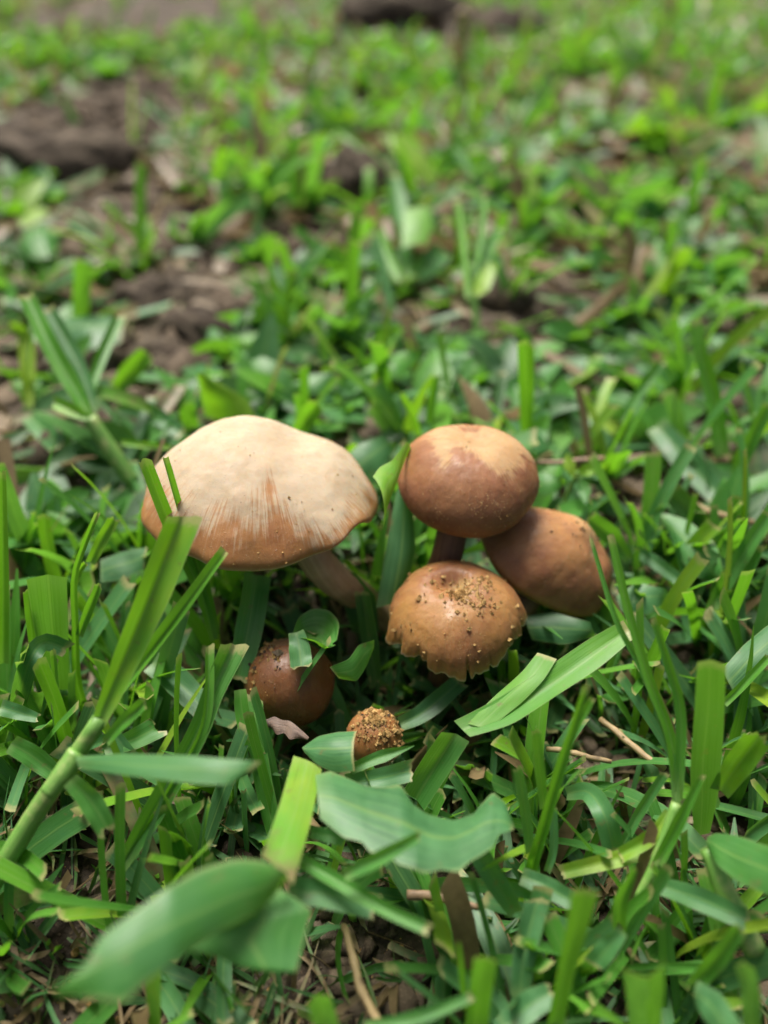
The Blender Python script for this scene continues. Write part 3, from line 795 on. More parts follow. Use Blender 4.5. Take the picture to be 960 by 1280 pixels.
plant('bluish pointed blade leaning at the picture edge beside a bright upright blade', B([(34, 680), (18, 640), (0, 580)], [24, 22, 12], (.8, 3.0), fold=20, tint=.25))
plant('bright narrow blade standing upright at the very edge of the picture', B([(4, 830), (4, 720), (2, 590)], [18, 17, 13], (.8, 4.6), fold=30, tint=.72))
plant('broad bluish blade lying flat with a clipped pale end near the tan cap',
      E([(126, 700), (150, 690), (184, 684)], [(126, 728), (150, 725), (181, 711)], (1.0, 1.3), (.8, 1.0), .06, tint=.18))
plant('short yellow tipped shoot with an arched bluish leaf over it',
      B([(86, 935), (70, 880), (48, 826)], [16, 22, 24], z=.5, lean=.1, fold=30, tint=.80),
      B([(82, 920), (72, 880), (66, 812)], [10, 12, 10], z=.5, lean=.25, fold=35, tint=.58),
      B([(20, 890), (36, 830), (55, 803), (84, 812)], [20, 24, 24, 22], (.6, 1.6), arch=.7, fold=12, tint=.22), name='grass_shoot')
plant('dark folded blade pointing down below the thick pale stem node', B([(14, 930), (40, 945), (72, 970)], [26, 30, 22], (1.6, 1.0), fold=20, tint=.45))
plant('short dark blade lying across the picture edge above the folded blade', B([(0, 884), (22, 890), (48, 898)], [22, 20, 12], (1.4, 1.2), fold=15, tint=.4))
plant('dark bluish blade lying flat behind the tall bright shoot', B([(190, 828), (220, 850), (256, 888)], [30, 36, 30], (.7, .6), fold=8, tint=.22))
plant('ragged short leaf lying under the tall bright shoot', B([(130, 936), (165, 925), (198, 908)], [18, 26, 30], (1.0, 1.0), fold=10, tint=.5, tip='frayed'))
plant('folded clipped blade standing behind the thick pale stem', B([(205, 980), (172, 955), (140, 915)], [14, 20, 18], (.3, 1.2), fold=20, tint=.3))
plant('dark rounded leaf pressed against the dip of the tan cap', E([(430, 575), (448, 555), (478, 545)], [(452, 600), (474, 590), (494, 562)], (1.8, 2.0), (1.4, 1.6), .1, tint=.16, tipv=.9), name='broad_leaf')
plant('green leaf tip squeezed between the round and the leaning brown caps', E([(660, 600), (676, 590), (704, 596)], [(672, 622), (690, 618), (708, 604)], (1.9, 2.0), (1.6, 1.8), .1, tint=.48, tipv=.9), name='broad_leaf')
plant('shade tinted leaf spread under the leaning brown cap', E([(655, 770), (690, 765), (738, 778)], [(665, 800), (705, 806), (745, 796)], (.9, 1.1), (.6, .8), .12, tint=.14, tipv=.9), name='broad_leaf')  # low tint puts the shade below the cap into the leaf colour
plant('pale edged leaf lying right of the leaning brown cap', E([(770, 745), (796, 728), (832, 736)], [(782, 772), (812, 768), (838, 748)], (.9, 1.1), (.6, .8), .12, tint=.26, tipv=.9), name='broad_leaf')
# --- around the button mushrooms
plant('leaf tinted dark for deep shade, covering the foot of the large mushroom stem', E([(408, 706), (424, 735), (440, 790)], [(444, 716), (470, 745), (474, 790)], (1.6, .2), (1.6, .1), .1, tint=.1, tipv=.9))  # leaf colour darkened to stand in for shade at the stem foot
plant('slim blade tinted dark for the shade between the button and the torn mushroom', B([(470, 860), (462, 800), (452, 740)], [18, 26, 22], (-.6, 1.4), fold=25, tint=.12))  # shade between the mushrooms is painted by the dark tint
plant('added blade tinted dark for the shade in front of the torn mushroom stem', B([(500, 905), (530, 890), (575, 852)], [20, 28, 24], (.1, .5), fold=20, tint=.16))  # extra blade, coloured dark so the space below the cap looks shaded
plant('added blade tinted dark to deepen the hollow behind the broad folded shoot', B([(600, 905), (640, 880), (690, 850)], [22, 30, 26], (.2, .6), fold=15, tint=.14))  # extra blade whose dark colour fills the hollow with painted shade
plant('small round green leaf curled into a cup over the dark button mushroom',
      E([(366, 792), (372, 772), (390, 760), (412, 762), (425, 778), (421, 800)], [(368, 798), (380, 798), (394, 800), (404, 804), (412, 811), (419, 806)], (1.7, 1.6, 1.6, 1.6, 1.7), (1.7, 1.8, 1.95, 2.0, 1.8), -.28, tint=.52, tipv=.9, cols=11), name='grass_leaf')
plant('stub of pale green blade hanging over the crown of the dark button mushroom', B([(370, 790), (374, 808), (377, 834)], [20, 28, 29], (1.8, 1.55), fold=8, tint=.36))
plant('short bitten green leaf with a hollow pale rim beside the dark button mushroom',
      E([(468, 800), (448, 806), (436, 824), (412, 834)], [(466, 812), (456, 838), (446, 852), (424, 848)], (1.5, 1.6, 1.6, 1.6), (1.3, 1.2, 1.2, 1.3), .05, tint=.5), name='grass_leaf')
plant('shiny dark cupped leaf with a torn end in front of the crusted smallest mushroom',
      E([(378, 934), (398, 920), (422, 915), (446, 914)], [(380, 940), (396, 956), (418, 966), (444, 964)], (1.5, 1.6, 1.7, 1.75), (1.5, 1.5, 1.5, 1.6), .22, tint=.25), name='grass_leaf')
plant('narrow pointed leaf lying just under the crusted smallest mushroom', B([(438, 962), (470, 948), (518, 932)], [14, 18, 15], (1.3, 1.5), fold=20, tip='point', tint=.35))
plant('striped dark blade with a jagged square end under the narrow pointed leaf', B([(432, 978), (470, 974), (514, 963)], [22, 27, 28], (1.1, 1.3), fold=14, tint=.25, tip='frayed'))
plant('large bitten leaf lying flat in front, pale blue green with round bites',
      E([(394, 968), (413, 963), (440, 975), (456, 983), (480, 985), (500, 981), (508, 992), (516, 1006), (534, 1018), (567, 1025), (593, 1016), (606, 1000), (616, 990), (632, 1004), (643, 1036)],
        [(400, 1023), (430, 1047), (452, 1052), (463, 1066), (484, 1066), (497, 1080), (515, 1086), (530, 1092), (552, 1087), (574, 1090), (588, 1076), (600, 1070), (618, 1058), (622, 1044), (640, 1038)],
        (2.1, 2.0, 1.9), (2.2, 2.4, 2.1), .06, rows=110, cols=13, par='x', tint=(.3, .2, .22, .25), dry=(0, 0, 0, 0, 0, .0, .4), tipv=.97), name='grass_leaf')
plant('yellow green blade turning reddish brown at its lower end, lying between two leaves',
      E([(367, 944), (350, 1005), (327, 1071)], [(402, 962), (388, 1030), (366, 1106)], (1.9, 2.5), (1.9, 2.6), .06, tint=(.95, .9, .8), dry=(0, 0, .15, .42, .52), tipv=.9))
plant('long blurred leaf nearest the camera, pale green and folded at its tip',
      E([(358, 1090), (327, 1075), (293, 1073), (247, 1087), (206, 1112), (143, 1158), (118, 1178), (118, 1195), (85, 1225), (68, 1236)],
        [(356, 1100), (345, 1120), (310, 1146), (268, 1167), (227, 1196), (185, 1225), (170, 1240), (156, 1254), (120, 1248), (72, 1246)], (3.0, 3.5, 3.4), (2.7, 3.2, 3.3), .10, rows=40, par='x', tint=(.55, .42, .36, .4, .55), dry=(.1, 0, 0, 0, 0), tipv=.9),
      E([(350, 1110), (389, 1137), (381, 1171), (370, 1216), (350, 1208), (342, 1195)],
        [(310, 1146), (268, 1167), (239, 1187), (270, 1196), (306, 1212), (330, 1205)], (2.5, 2.2), (2.7, 2.3), .05, rows=60, tint=.42, dry=(.42, .1, 0, 0), tipv=.95), name='grass_leaf')
plant('broad folded shoot in front of the torn mushroom, blade clipped straight at its tip',
      E([(552, 913), (530, 945), (505, 988)], [(587, 925), (562, 965), (532, 1012)], (1.7, .5), (1.6, .4), 0, vee=.22, tint=.46, tipv=.8),
      E([(568, 902), (620, 876), (690, 832), (735, 800), (779, 776)], [(588, 922), (640, 908), (700, 868), (750, 836), (794, 797)], (1.7, 2.9), (1.7, 2.8), 0, vee=.16, tint=(.62, .7, .78)),
      E([(585, 905), (620, 868), (655, 838), (672, 816)], [(610, 912), (650, 880), (680, 850), (696, 824)], (1.75, 2.4), (1.8, 2.5), .05, tint=.78), name='grass_shoot')
plant('small bright pointed blade lying over the large bitten leaf', B([(430, 1094), (470, 1075), (526, 1044)], [20, 24, 14], (2.3, 2.9), fold=30, tint=.6))
plant('long narrow blade reaching out below the large bitten leaf', B([(370, 1072), (420, 1100), (480, 1135), (536, 1162)], [20, 22, 22, 18], (1.9, 2.2), fold=28, tint=.52))
plant('flat pale blade ending bluntly under the long narrow one', B([(360, 1112), (410, 1118), (470, 1134)], [32, 34, 30], (1.8, 1.7), fold=8, tint=.35))
plant('stub of blade with a cut end tucked under the large bitten leaf', B([(388, 1040), (408, 1044), (432, 1050)], [16, 18, 16], (1.6, 1.7), fold=12, tint=.38))
plant('tall shade tinted leaf with a bright torn flap standing between the two largest caps',
      E([(470, 760), (482, 690), (492, 630), (508, 570), (503, 552)], [(505, 748), (520, 690), (516, 640), (520, 600), (514, 566)], (1.0, 3.4), (1.0, 3.2), .16, tint=(.08, .16, .42), rows=26),  # tint runs darkest low between the caps, painting shade on the leaf
      E([(479, 662), (484, 634), (497, 600), (512, 562)], [(466, 596), (474, 584), (490, 576), (508, 552)], (3.4, 3.6), (3.8, 3.9), .14, tint=.88, tipv=.9), name='grass_leaf')
# --- foreground, lower right
plant('bright shoot with a forked top and short side blades beside the bitten leaf',
      B([(664, 1086), (678, 1040), (693, 987), (712, 925), (734, 855)], [20, 20, 19, 17, 10], z=.4, lean=.15, fold=34, tint=.68),
      B([(690, 985), (712, 925), (741, 872)], [14, 16, 10], (2.0, 3.4), fold=34, tint=.66),
      B([(680, 1010), (675, 960), (670, 913)], [14, 16, 15], (1.2, 2.7), fold=30, tint=.58),
      B([(663, 1066), (656, 1010), (647, 960)], [14, 16, 15], (.7, 2.1), fold=25, tint=.3),
      B([(684, 1090), (692, 1060), (692, 1008)], [10, 13, 11], (.4, 1.3), fold=25, tint=.35), name='grass_shoot')
plant('tallest broad upright blade with a square cut top, bluish green',
      E([(867, 1050), (860, 963), (868, 880), (871, 825)], [(886, 1040), (897, 987), (904, 900), (907, 829)], (.2, 3.9), (.2, 3.9), 0, vee=.18, tint=.44, rows=26))
plant('cluster of long thin upright blades rising in front of the leaning brown mushroom',
      Stem([(796, 1124), (820, 1077), (846, 1004)], [10, 14, 14], (.5, 1.6)),
      B([(846, 1004), (836, 925), (800, 832), (770, 775), (738, 672)], [14, 13, 11, 9, 6], (1.6, 4.4), fold=35, tint=.62),
      B([(848, 1000), (838, 920), (812, 850), (785, 762), (763, 668)], [16, 17, 16, 15, 12], (1.6, 4.7), fold=35, tint=.68),
      B([(849, 990), (851, 894), (836, 833), (816, 772)], [14, 18, 16, 10], (1.7, 4.0), fold=35, tint=.55),
      B([(822, 1080), (845, 1035), (878, 970)], [18, 20, 8], (1.0, 2.4), fold=30, tint=.62),
      B([(776, 1062), (800, 1015), (832, 966)], [12, 15, 13], (.4, 1.6), fold=25, tint=.46), name='grass_shoot')
plant('yellow green blade bending low across the foot of the thin blades', B([(836, 1014), (815, 1045), (774, 1070)], [12, 22, 20], (1.4, .8), fold=22, tint=.88))
plant('yellowing flat blade stretching sideways under the thin blades', B([(826, 1060), (770, 1074), (702, 1090)], [18, 22, 18], (.8, .6), fold=15, tint=.9, dry=.25))
plant('bright speckled clipped blade next to the tallest broad blade', B([(900, 990), (920, 960), (950, 920)], [26, 36, 36], (1.2, 2.6), fold=18, tint=.78, tip='frayed'))
plant('wide green leaf pointing out of the picture from a jointed pale stem',
      Stem([(945, 1190), (912, 1126), (884, 1060)], [30, 27, 20], (.5, 1.3), nodes=(.4,)),
      E([(884, 1046), (892, 1040), (925, 1046), (968, 1060)], [(884, 1058), (896, 1082), (925, 1104), (968, 1122)], (1.4, 2.2), (1.4, 2.0), .08, tint=.42, tipv=.9), name='grass_shoot')
plant('flat bluish blade lying slantwise below the wide jointed leaf', B([(815, 1104), (870, 1122), (938, 1152)], [20, 30, 26], (1.0, 1.1), fold=10, tint=.2))
plant('bright upright blade with an uneven cut top standing at the bottom',
      E([(683, 1282), (695, 1220), (704, 1170), (714, 1112)], [(704, 1282), (716, 1220), (734, 1160), (748, 1112)], (.6, 3.2), (.6, 3.2), 0, vee=.2, tint=.76))
plant('narrow pointed upright blade just beside a curled bluish one', B([(774, 1168), (776, 1130), (794, 1086)], [20, 24, 9], (.5, 2.2), fold=32, tint=.52))
plant('curled bluish blade with a cut edge between two upright blades', B([(778, 1164), (764, 1180), (742, 1206)], [16, 27, 28], (1.4, .9), fold=14, tint=.22))
plant('wide folded blade with a notched top at the bottom, two toned',
      E([(786, 1285), (784, 1250), (779, 1211)], [(810, 1285), (808, 1258), (811, 1222)], (.8, 2.4), (.8, 2.3), .02, tint=.32),
      E([(810, 1285), (808, 1258), (811, 1222)], [(826, 1285), (829, 1245), (831, 1198)], (.8, 2.3), (.8, 2.6), .02, tint=.55), name='grass_leaf')
plant('bright blade leaning over a pale node at the bottom corner', B([(866, 1234), (892, 1205), (926, 1160)], [20, 28, 20], (.7, 2.2), fold=25, tint=.66))
plant('bluish blade lying near the bottom shoot, blunt at both ends', B([(652, 1095), (682, 1108), (718, 1128)], [22, 26, 24], (.8, .9), fold=10, tint=.22))
plant('arching striped leaf drooping among the straws', B([(708, 992), (735, 990), (756, 1020), (768, 1066)], [16, 26, 30, 28], (.6, .5), arch=.5, fold=12, tint=.36))
plant('broad bluish leaf spread at the bottom corner', E([(872, 1226), (900, 1240), (930, 1285)], [(868, 1255), (885, 1280), (900, 1300)], (1.2, 1.6), (1.0, 1.3), .08, tint=.22))
plant('upright bluish blade at the bottom corner beside the broad leaf', B([(940, 1290), (938, 1240), (930, 1205)], [24, 26, 24], (.9, 2.3), fold=22, tint=.28))
plant('broad pale blade folded over at the picture edge behind the tallest blade',
      E([(902, 838), (930, 805), (968, 776)], [(918, 868), (940, 850), (970, 822)], (1.4, 2.0), (1.2, 1.8), .1, tint=.2), B([(905, 880), (930, 855), (962, 820)], [12, 13, 12], (1.4, 2.2), fold=30, tint=.66), name='grass_shoot')
plant('bluish blade with rusty streaks leaning over bare soil', B([(650, 1246), (656, 1190), (672, 1124)], [24, 32, 30], (.4, 1.2), fold=15, tint=.12, dry=.14))
plant('dull blade running from the bitten leaf down to the bright shoot', B([(645, 1142), (622, 1105), (598, 1066)], [20, 30, 28], (.5, 1.4), fold=14, tint=.26))
plant('broad bluish blade lying along the bottom edge', B([(630, 1286), (660, 1258), (690, 1242)], [30, 36, 28], (.7, .8), fold=10, tint=.18))
plant('square cut upright blade at the bottom, dark edge', E([(580, 1286), (586, 1240), (592, 1195)], [(609, 1286), (614, 1245), (621, 1199)], (.5, 2.5), (.5, 2.5), 0, vee=.16, tint=.6))
plant('thin bright spike beside the square cut blade', B([(582, 1262), (578, 1220), (573, 1178)], [10, 11, 5], (.7, 2.4), fold=35, tint=.62))
plant('clipped blade standing at the bottom edge above bare soil', B([(410, 1290), (404, 1268), (396, 1246)], [32, 33, 31], (1.0, 2.2), fold=14, tint=.36))
plant('long flat blade bending along the bottom edge', B([(455, 1284), (520, 1272), (590, 1246)], [14, 18, 12], (1.2, 1.6), fold=15, tint=.36))
# --- straws, twigs, dead leaves
plant('jointed tan straw stalk standing on the bare soil at the bottom', Stem([(428, 1158), (445, 1210), (458, 1245), (478, 1285)], [9, 10, 11, 11], (.1, .5), mat=STRAW, nodes=(.35, .62)), name='straw')
plant('brown twig lying across the bare soil under the bitten leaf', Stem([(508, 1118), (550, 1122), (598, 1134)], [12, 13, 9], (.2, .3), mat=TWIG), name='twig')
plant('pale straw lying slantwise beside the cluster of thin blades', Stem([(752, 900), (785, 928), (833, 962)], [8, 9, 8], (.35, .5), mat=STRAW), name='straw')
plant('brownish straw lying behind the bright forked shoot', Stem([(682, 936), (720, 942), (764, 952)], [7, 8, 6], (.3, .3), mat=STRAW), name='straw')
plant('long grey straw sloping down to the edge behind the leaning mushroom', Stem([(806, 608), (860, 630), (945, 655)], [8, 10, 9], (1.2, 1.0), mat=STRAW), name='straw')
plant('thin dark twig poking out beside the round brown cap', Stem([(668, 578), (710, 577), (755, 574)], [6, 7, 8], (1.4, 1.6), mat=TWIG), name='twig')
plant('torn papery brown scrap between the button and the yellow green blade',
      E([(324, 898), (334, 900), (343, 894), (352, 901), (362, 900), (374, 910), (386, 922)], [(332, 912), (338, 908), (346, 920), (356, 915), (362, 926), (370, 922), (384, 926)], (.7, .8), (.6, .7), .1, tint=.3, dry=1.0, mat=SKIN), name='dead_leaf')
# --- behind the mushrooms
plant('pale stemmed shoot standing beside the tan cap with long bright blades',
      Stem([(167, 604), (140, 565), (112, 522)], [20, 21, 18], (.4, 2.0)),
      B([(112, 524), (96, 490), (62, 430), (32, 368)], [18, 28, 27, 24], (2.0, 4.2), fold=28, tint=.66),
      B([(120, 514), (95, 450), (60, 385)], [14, 22, 18], (2.0, 3.8), fold=20, tint=.22),
      B([(110, 522), (88, 512), (66, 502)], [12, 22, 18], (2.1, 2.3), fold=25, tint=.86),
      B([(108, 505), (125, 450), (150, 394)], [12, 18, 16], (2.0, 3.2), fold=25, tint=.45), name='grass_shoot')
plant('upright pale blade standing on bare brown soil', B([(100, 402), (102, 365), (104, 326)], [20, 23, 21], (.8, 3.0), fold=15, tint=.42), group=None)
plant('broad pale leaf lying flat beside the pale stemmed shoot', E([(72, 402), (110, 393), (160, 398)], [(76, 425), (112, 438), (152, 428)], (1.0, 1.3), (.8, 1.0), .1, tint=.2), name='grass_leaf')
plant('bright clipped blade leaning over bare soil behind the pale stemmed shoot', B([(142, 494), (160, 468), (184, 442)], [18, 28, 26], (.7, 2.0), fold=20, tint=.8))
plant('yellow orange drooping blade at the picture edge', B([(36, 510), (34, 455), (30, 418), (12, 408)], [12, 20, 22, 16], (.4, 2.3), fold=22, tint=1.0, dry=.22))
plant('short thick clipped blade lying on dry litter', B([(36, 520), (52, 535), (74, 558)], [22, 28, 26], (.9, .9), fold=12, tint=.42))
plant('thin pale stalk rising from dry litter', Stem([(90, 594), (86, 565), (80, 530)], [11, 12, 10], (.2, 1.2)), name='straw')
plant('bluish blade arching low behind the tan cap', B([(143, 512), (185, 515), (228, 542)], [14, 24, 20], (.7, 1.0), arch=.3, fold=14, tint=.15))
plant('thin dark blade sloping to the foot of the bluish arch', B([(174, 552), (148, 525), (123, 497)], [8, 10, 9], (.5, 1.4), fold=25, tint=.3))
plant('narrow bright blade lying level against the tan cap', B([(152, 553), (180, 556), (214, 559)], [8, 10, 8], (1.4, 1.6), fold=25, tint=.78))
plant('little square cut blade peeping over the tan cap', B([(240, 536), (236, 520), (232, 505)], [20, 23, 22], (1.2, 2.0), fold=20, tint=.72))
plant('broad bright leaf standing behind the crown of the tan cap', E([(256, 520), (250, 490), (246, 468)], [(322, 535), (312, 500), (252, 466)], (1.2, 2.8), (.8, 2.6), .12, tint=.93, tipv=.9), name='broad_leaf')
plant('clipped bright blade behind the dip of the tan cap', B([(370, 545), (382, 525), (396, 505)], [22, 27, 27], (1.2, 2.4), fold=25, tint=.75))
plant('bluish long blade lying behind the broad bright leaf', B([(310, 485), (345, 495), (392, 518)], [16, 22, 18], (1.0, .9), fold=14, tint=.18))
plant('slender yellow green tip standing between the caps', B([(524, 545), (514, 515), (502, 492)], [12, 13, 8], (1.0, 2.6), fold=30, tint=.9))
plant('whitish clipped stalk standing behind the round brown cap', B([(536, 530), (540, 500), (545, 470)], [12, 13, 12], (1.0, 2.4), fold=20, tint=.6, dry=.34))
plant('stout folded blade standing upright with a square top behind the round brown cap', B([(658, 552), (658, 490), (657, 428)], [18, 26, 28], (.8, 3.9), fold=34, tint=.72))
plant('tall blurred blade bending up near the picture edge', B([(903, 570), (892, 500), (876, 440), (870, 400)], [22, 24, 22, 16], (.6, 3.6), fold=25, tint=.66))
plant('slanting blurred shoot at the picture edge', B([(912, 625), (930, 570), (962, 505)], [16, 22, 18], (.6, 3.0), fold=25, tint=.62))
plant('pale slim blade leaning in the blurred grass behind', B([(776, 528), (800, 490), (828, 452)], [14, 16, 13], (.6, 2.0), fold=20, tint=.45))
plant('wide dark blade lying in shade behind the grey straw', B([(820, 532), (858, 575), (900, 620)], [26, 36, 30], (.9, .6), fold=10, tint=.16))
plant('broad mottled leaf below the grey straw', E([(826, 640), (860, 650), (896, 680), (905, 720)], [(838, 668), (850, 700), (870, 722), (898, 728)], (1.2, 1.4), (.9, .8), .1, tint=.4), name='broad_leaf')
plant('short bluish blade below the broad mottled leaf', B([(790, 686), (815, 700), (850, 726)], [14, 18, 16], (.9, .7), fold=12, tint=.2))
plant('bright leaf tip rising beside the leaning brown mushroom', B([(786, 700), (762, 668), (736, 650)], [14, 26, 26], (.8, 1.8), fold=15, tint=.62))
plant('long blurred blade sloping up from the thin blades', B([(890, 760), (915, 715), (962, 640)], [18, 24, 18], (.7, 2.6), fold=25, tint=.5))
plant('weed with small yellowish leaves beside the round brown cap',
      Stem([(700, 640), (712, 612), (722, 590)], [6, 6, 5], (.3, 1.6)),
      B([(720, 596), (712, 582), (708, 566)], [8, 16, 12], (1.5, 1.9), fold=10, tint=.95, tip='point'),
      B([(722, 592), (738, 586), (752, 580)], [8, 18, 12], (1.5, 1.8), fold=10, tint=.95, tip='point'),
      B([(722, 598), (730, 612), (732, 630)], [8, 18, 14], (1.4, 1.1), fold=10, tint=.4, tip='point'), name='weed')
# --- middle distance
plant('tall blurred shoot with a bright arrow shaped top leaf behind the mushrooms',
      Stem([(598, 425), (592, 370), (586, 330)], [9, 10, 9], (.3, 2.4)),
      E([(588, 362), (596, 345), (612, 326)], [(596, 372), (612, 362), (624, 330)], (2.0, 2.8), (2.0, 2.7), .06, tint=.95, tipv=.9),
      B([(584, 372), (580, 310), (572, 250)], [8, 12, 9], (2.2, 4.0), fold=30, tint=.78),
      B([(592, 340), (602, 290), (606, 246)], [8, 12, 10], (2.4, 3.8), fold=30, tint=.70),
      B([(602, 335), (612, 310), (622, 285)], [8, 16, 14], (2.3, 2.8), fold=20, tint=.5), name='grass_shoot')
plant('blurred shoot with dark stem and a bright spade shaped leaf',
      B([(490, 400), (482, 350), (468, 292)], [14, 16, 12], (.3, 2.6), fold=30, tint=.25),
      E([(502, 310), (504, 285), (506, 262)], [(534, 305), (540, 282), (538, 260)], (1.8, 2.6), (1.8, 2.6), .06, tint=.8, tipv=.9),
      B([(500, 350), (485, 320), (470, 285)], [12, 18, 16], (1.4, 2.4), fold=15, tint=.82),
      B([(508, 345), (504, 300), (490, 215)], [18, 22, 18], (1.0, 3.0), fold=20, roll=35, tint=.55),
      B([(515, 345), (530, 335), (556, 312)], [22, 32, 26], (.9, 1.2), fold=8, tint=.36), name='grass_shoot')
plant('wide bright blurred leaf tilted over in the middle distance', E([(540, 235), (512, 215), (488, 185), (486, 165)], [(548, 220), (530, 190), (506, 168), (490, 162)], (1.0, 3.2), (1.2, 3.4), .08, tint=.95, tipv=.9), name='broad_leaf')
plant('long narrow blurred blade slanting over the far clods', B([(470, 205), (430, 165), (384, 128)], [12, 16, 14], (.6, 3.2), fold=15, tint=.88))
plant('dark narrow blurred blade slanting across the far bare strip', B([(110, 190), (95, 155), (78, 122)], [10, 12, 8], (.4, 3.2), fold=20, tint=.4))
plant('round pale weed leaf spread on the bare strip', E([(22, 310), (30, 290), (52, 280), (74, 290)], [(24, 314), (40, 324), (62, 322), (78, 302)], (.9, 1.2), (.7, .9), .12, tint=.45, tipv=.9), name='broad_leaf')
plant('little bright leaf above the round pale weed leaf', E([(22, 276), (40, 262), (58, 258)], [(28, 284), (48, 278), (62, 264)], (1.0, 1.4), (.9, 1.2), .1, tint=.95, tipv=.9), name='broad_leaf')
plant('dark oval leaf lying flat behind the tan cap', E([(362, 482), (385, 468), (425, 466)], [(368, 494), (395, 492), (428, 476)], (1.0, 1.2), (.7, .9), .1, tint=.4, tipv=.9), name='broad_leaf')
plant('glossy oval leaf with a yellow blotch behind the caps', E([(448, 468), (480, 446), (518, 436)], [(458, 474), (500, 472), (528, 444)], (1.0, 1.3), (.8, 1.0), .12, tint=.6, dry=(0, 0, .1, .3, 0), tipv=.9), name='broad_leaf')
plant('dark oval leaf to the side of the glossy blotched leaf', E([(530, 445), (560, 436), (592, 444)], [(536, 456), (566, 462), (594, 452)], (.9, 1.0), (.7, .8), .12, tint=.35, tipv=.9), name='broad_leaf')
plant('small bright upright tip behind the dark oval leaf', B([(408, 452), (402, 425), (396, 402)], [14, 14, 6], (.8, 1.9), fold=25, tint=.85))
plant('thin upright pale shoot on the far side of the bare strip', B([(335, 405), (331, 382), (325, 350)], [12, 16, 12], (.5, 1.9), fold=15, tint=.6, dry=.3))
plant('dead curled leaf lying behind the caps', E([(500, 412), (525, 405), (552, 398)], [(505, 424), (530, 420), (552, 408)], (.5, .7), (.3, .4), .3, tint=.3, dry=1.), name='dead_leaf')
plant('pale dead leaf sloping between blurred blades', E([(715, 402), (745, 378), (776, 350)], [(722, 412), (754, 392), (786, 358)], (.6, 1.2), (.4, .8), .15, tint=.3, dry=1.), name='dead_leaf')
plant('weathered stick standing in the far dark hollow', Stem([(592, 72), (582, 45), (566, 12)], [8, 9, 8], (.2, 8.0), mat=STRAW), name='stick')
plant('brown dead leaf standing on the far bare strip', E([(168, 222), (176, 205), (178, 190)], [(188, 226), (196, 208), (186, 192)], (.4, 1.8), (.4, 1.6), .2, tint=.3, dry=1.), name='dead_leaf')

def clod(px, py, wx, wy, h, label, seed):
    """a broken lump of earth lying on the ground; wx, wy, h in cm"""
    c = at(px, py); c[2] = float(hgt(c[0], c[1]))
    nu, nv = 40, 22
    a, b = np.meshgrid(np.arange(nu) * 2 * math.pi / nu, np.linspace(0.02, 1.9, nv), indexing='xy')
    x, y, z = np.sin(b) * np.cos(a), np.sin(b) * np.sin(a), np.cos(b)
    k = 0.55 + 0.9 * fbm(x * 1.6 + z * 1.1 + seed, y * 1.6 - z * .7, seed, 5) ** 1.2 + 0.34 * (fbm(x * 7 + z * 5, y * 7, seed + 3, 3) - .5)
    V = np.stack((x * k * wx, y * k * wy, z * k * h), -1).reshape(-1, 3)
    o = mesh_obj('soil_clod', V, grid_faces(nv, nu, True), SOIL, None, org=c)
    return tag(o, label, 'clod', 'clods of earth on the bare ground')
clod(505, 36, 11, 5, 4.5, 'long dark ridge of earth in the far hollow, left of the weathered stick', 3)
clod(625, 48, 7, 4, 3.5, 'far dark clod of earth right of the weathered stick', 5)
clod(195, 445, 1.5, 1.1, 0.9, 'crumbly brown clod on bare soil close behind the pale stemmed shoot', 7)
clod(250, 412, 1.6, 1.3, 1.0, 'broken grey brown clod on bare soil behind the tan cap', 9)
clod(190, 372, 1.8, 1.5, 1.2, 'rough clod lying farther back on the bare patch behind the tan cap', 11)
clod(442, 238, 2.4, 2.0, 2.2, 'rounded pinkish brown clod standing among blurred leaves above the caps', 13)
clod(60, 215, 5, 3.5, 3.0, 'wide low mound of earth on the far left bare strip', 15)

# ------------------------------------------------------------------ the lawn between: nobody could count it
MARKS = [((325, 610), 'the tan cap'), ((588, 592), 'the round brown cap'), ((690, 690), 'the leaning brown cap'), ((570, 775), 'the torn cap'), ((360, 850), 'the dark button'),
         ((467, 915), 'the crusted knob'), ((520, 1040), 'the large bitten leaf'), ((210, 1170), 'the long blurred leaf'), ((365, 1020), 'the reddening yellow green blade'),
         ((170, 800), 'the tall bright shoot'), ((690, 850), 'the broad folded shoot'), ((845, 960), 'the cluster of thin upright blades'), ((886, 930), 'the tallest broad blade'),
         ((690, 980), 'the bright forked shoot'), ((455, 1225), 'the jointed tan straw'), ((792, 930), 'the pale slanting straw'), ((930, 1075), 'the wide jointed leaf'), ((220, 962), 'the flat pale blade'),
         ((80, 455), 'the pale stemmed shoot'), ((657, 490), 'the square topped folded blade'), ((870, 632), 'the grey straw'), ((722, 590), 'the small yellowish weed'), ((870, 685), 'the broad mottled leaf'),
         ((488, 458), 'the glossy blotched leaf'), ((290, 500), 'the broad bright leaf'), ((715, 1190), 'the uneven topped bright blade'), ((808, 1245), 'the two toned notched blade'), ((60, 790), 'the broad clipped blade'),
         ((185, 525), 'the bluish arching blade'), ((880, 470), 'the tall bending blade'), ((740, 385), 'the pale sloping dead leaf'), ((590, 340), 'the shoot with arrow shaped leaf'), ((605, 1240), 'the square cut bottom blade')]
USED = set()
def to_px(p):
    d = np.asarray(p) - CP; t = float(np.dot(d, _f))
    return 480 + FPX * d[0] / t, 640 - FPX * float(np.dot(d, _u)) / t
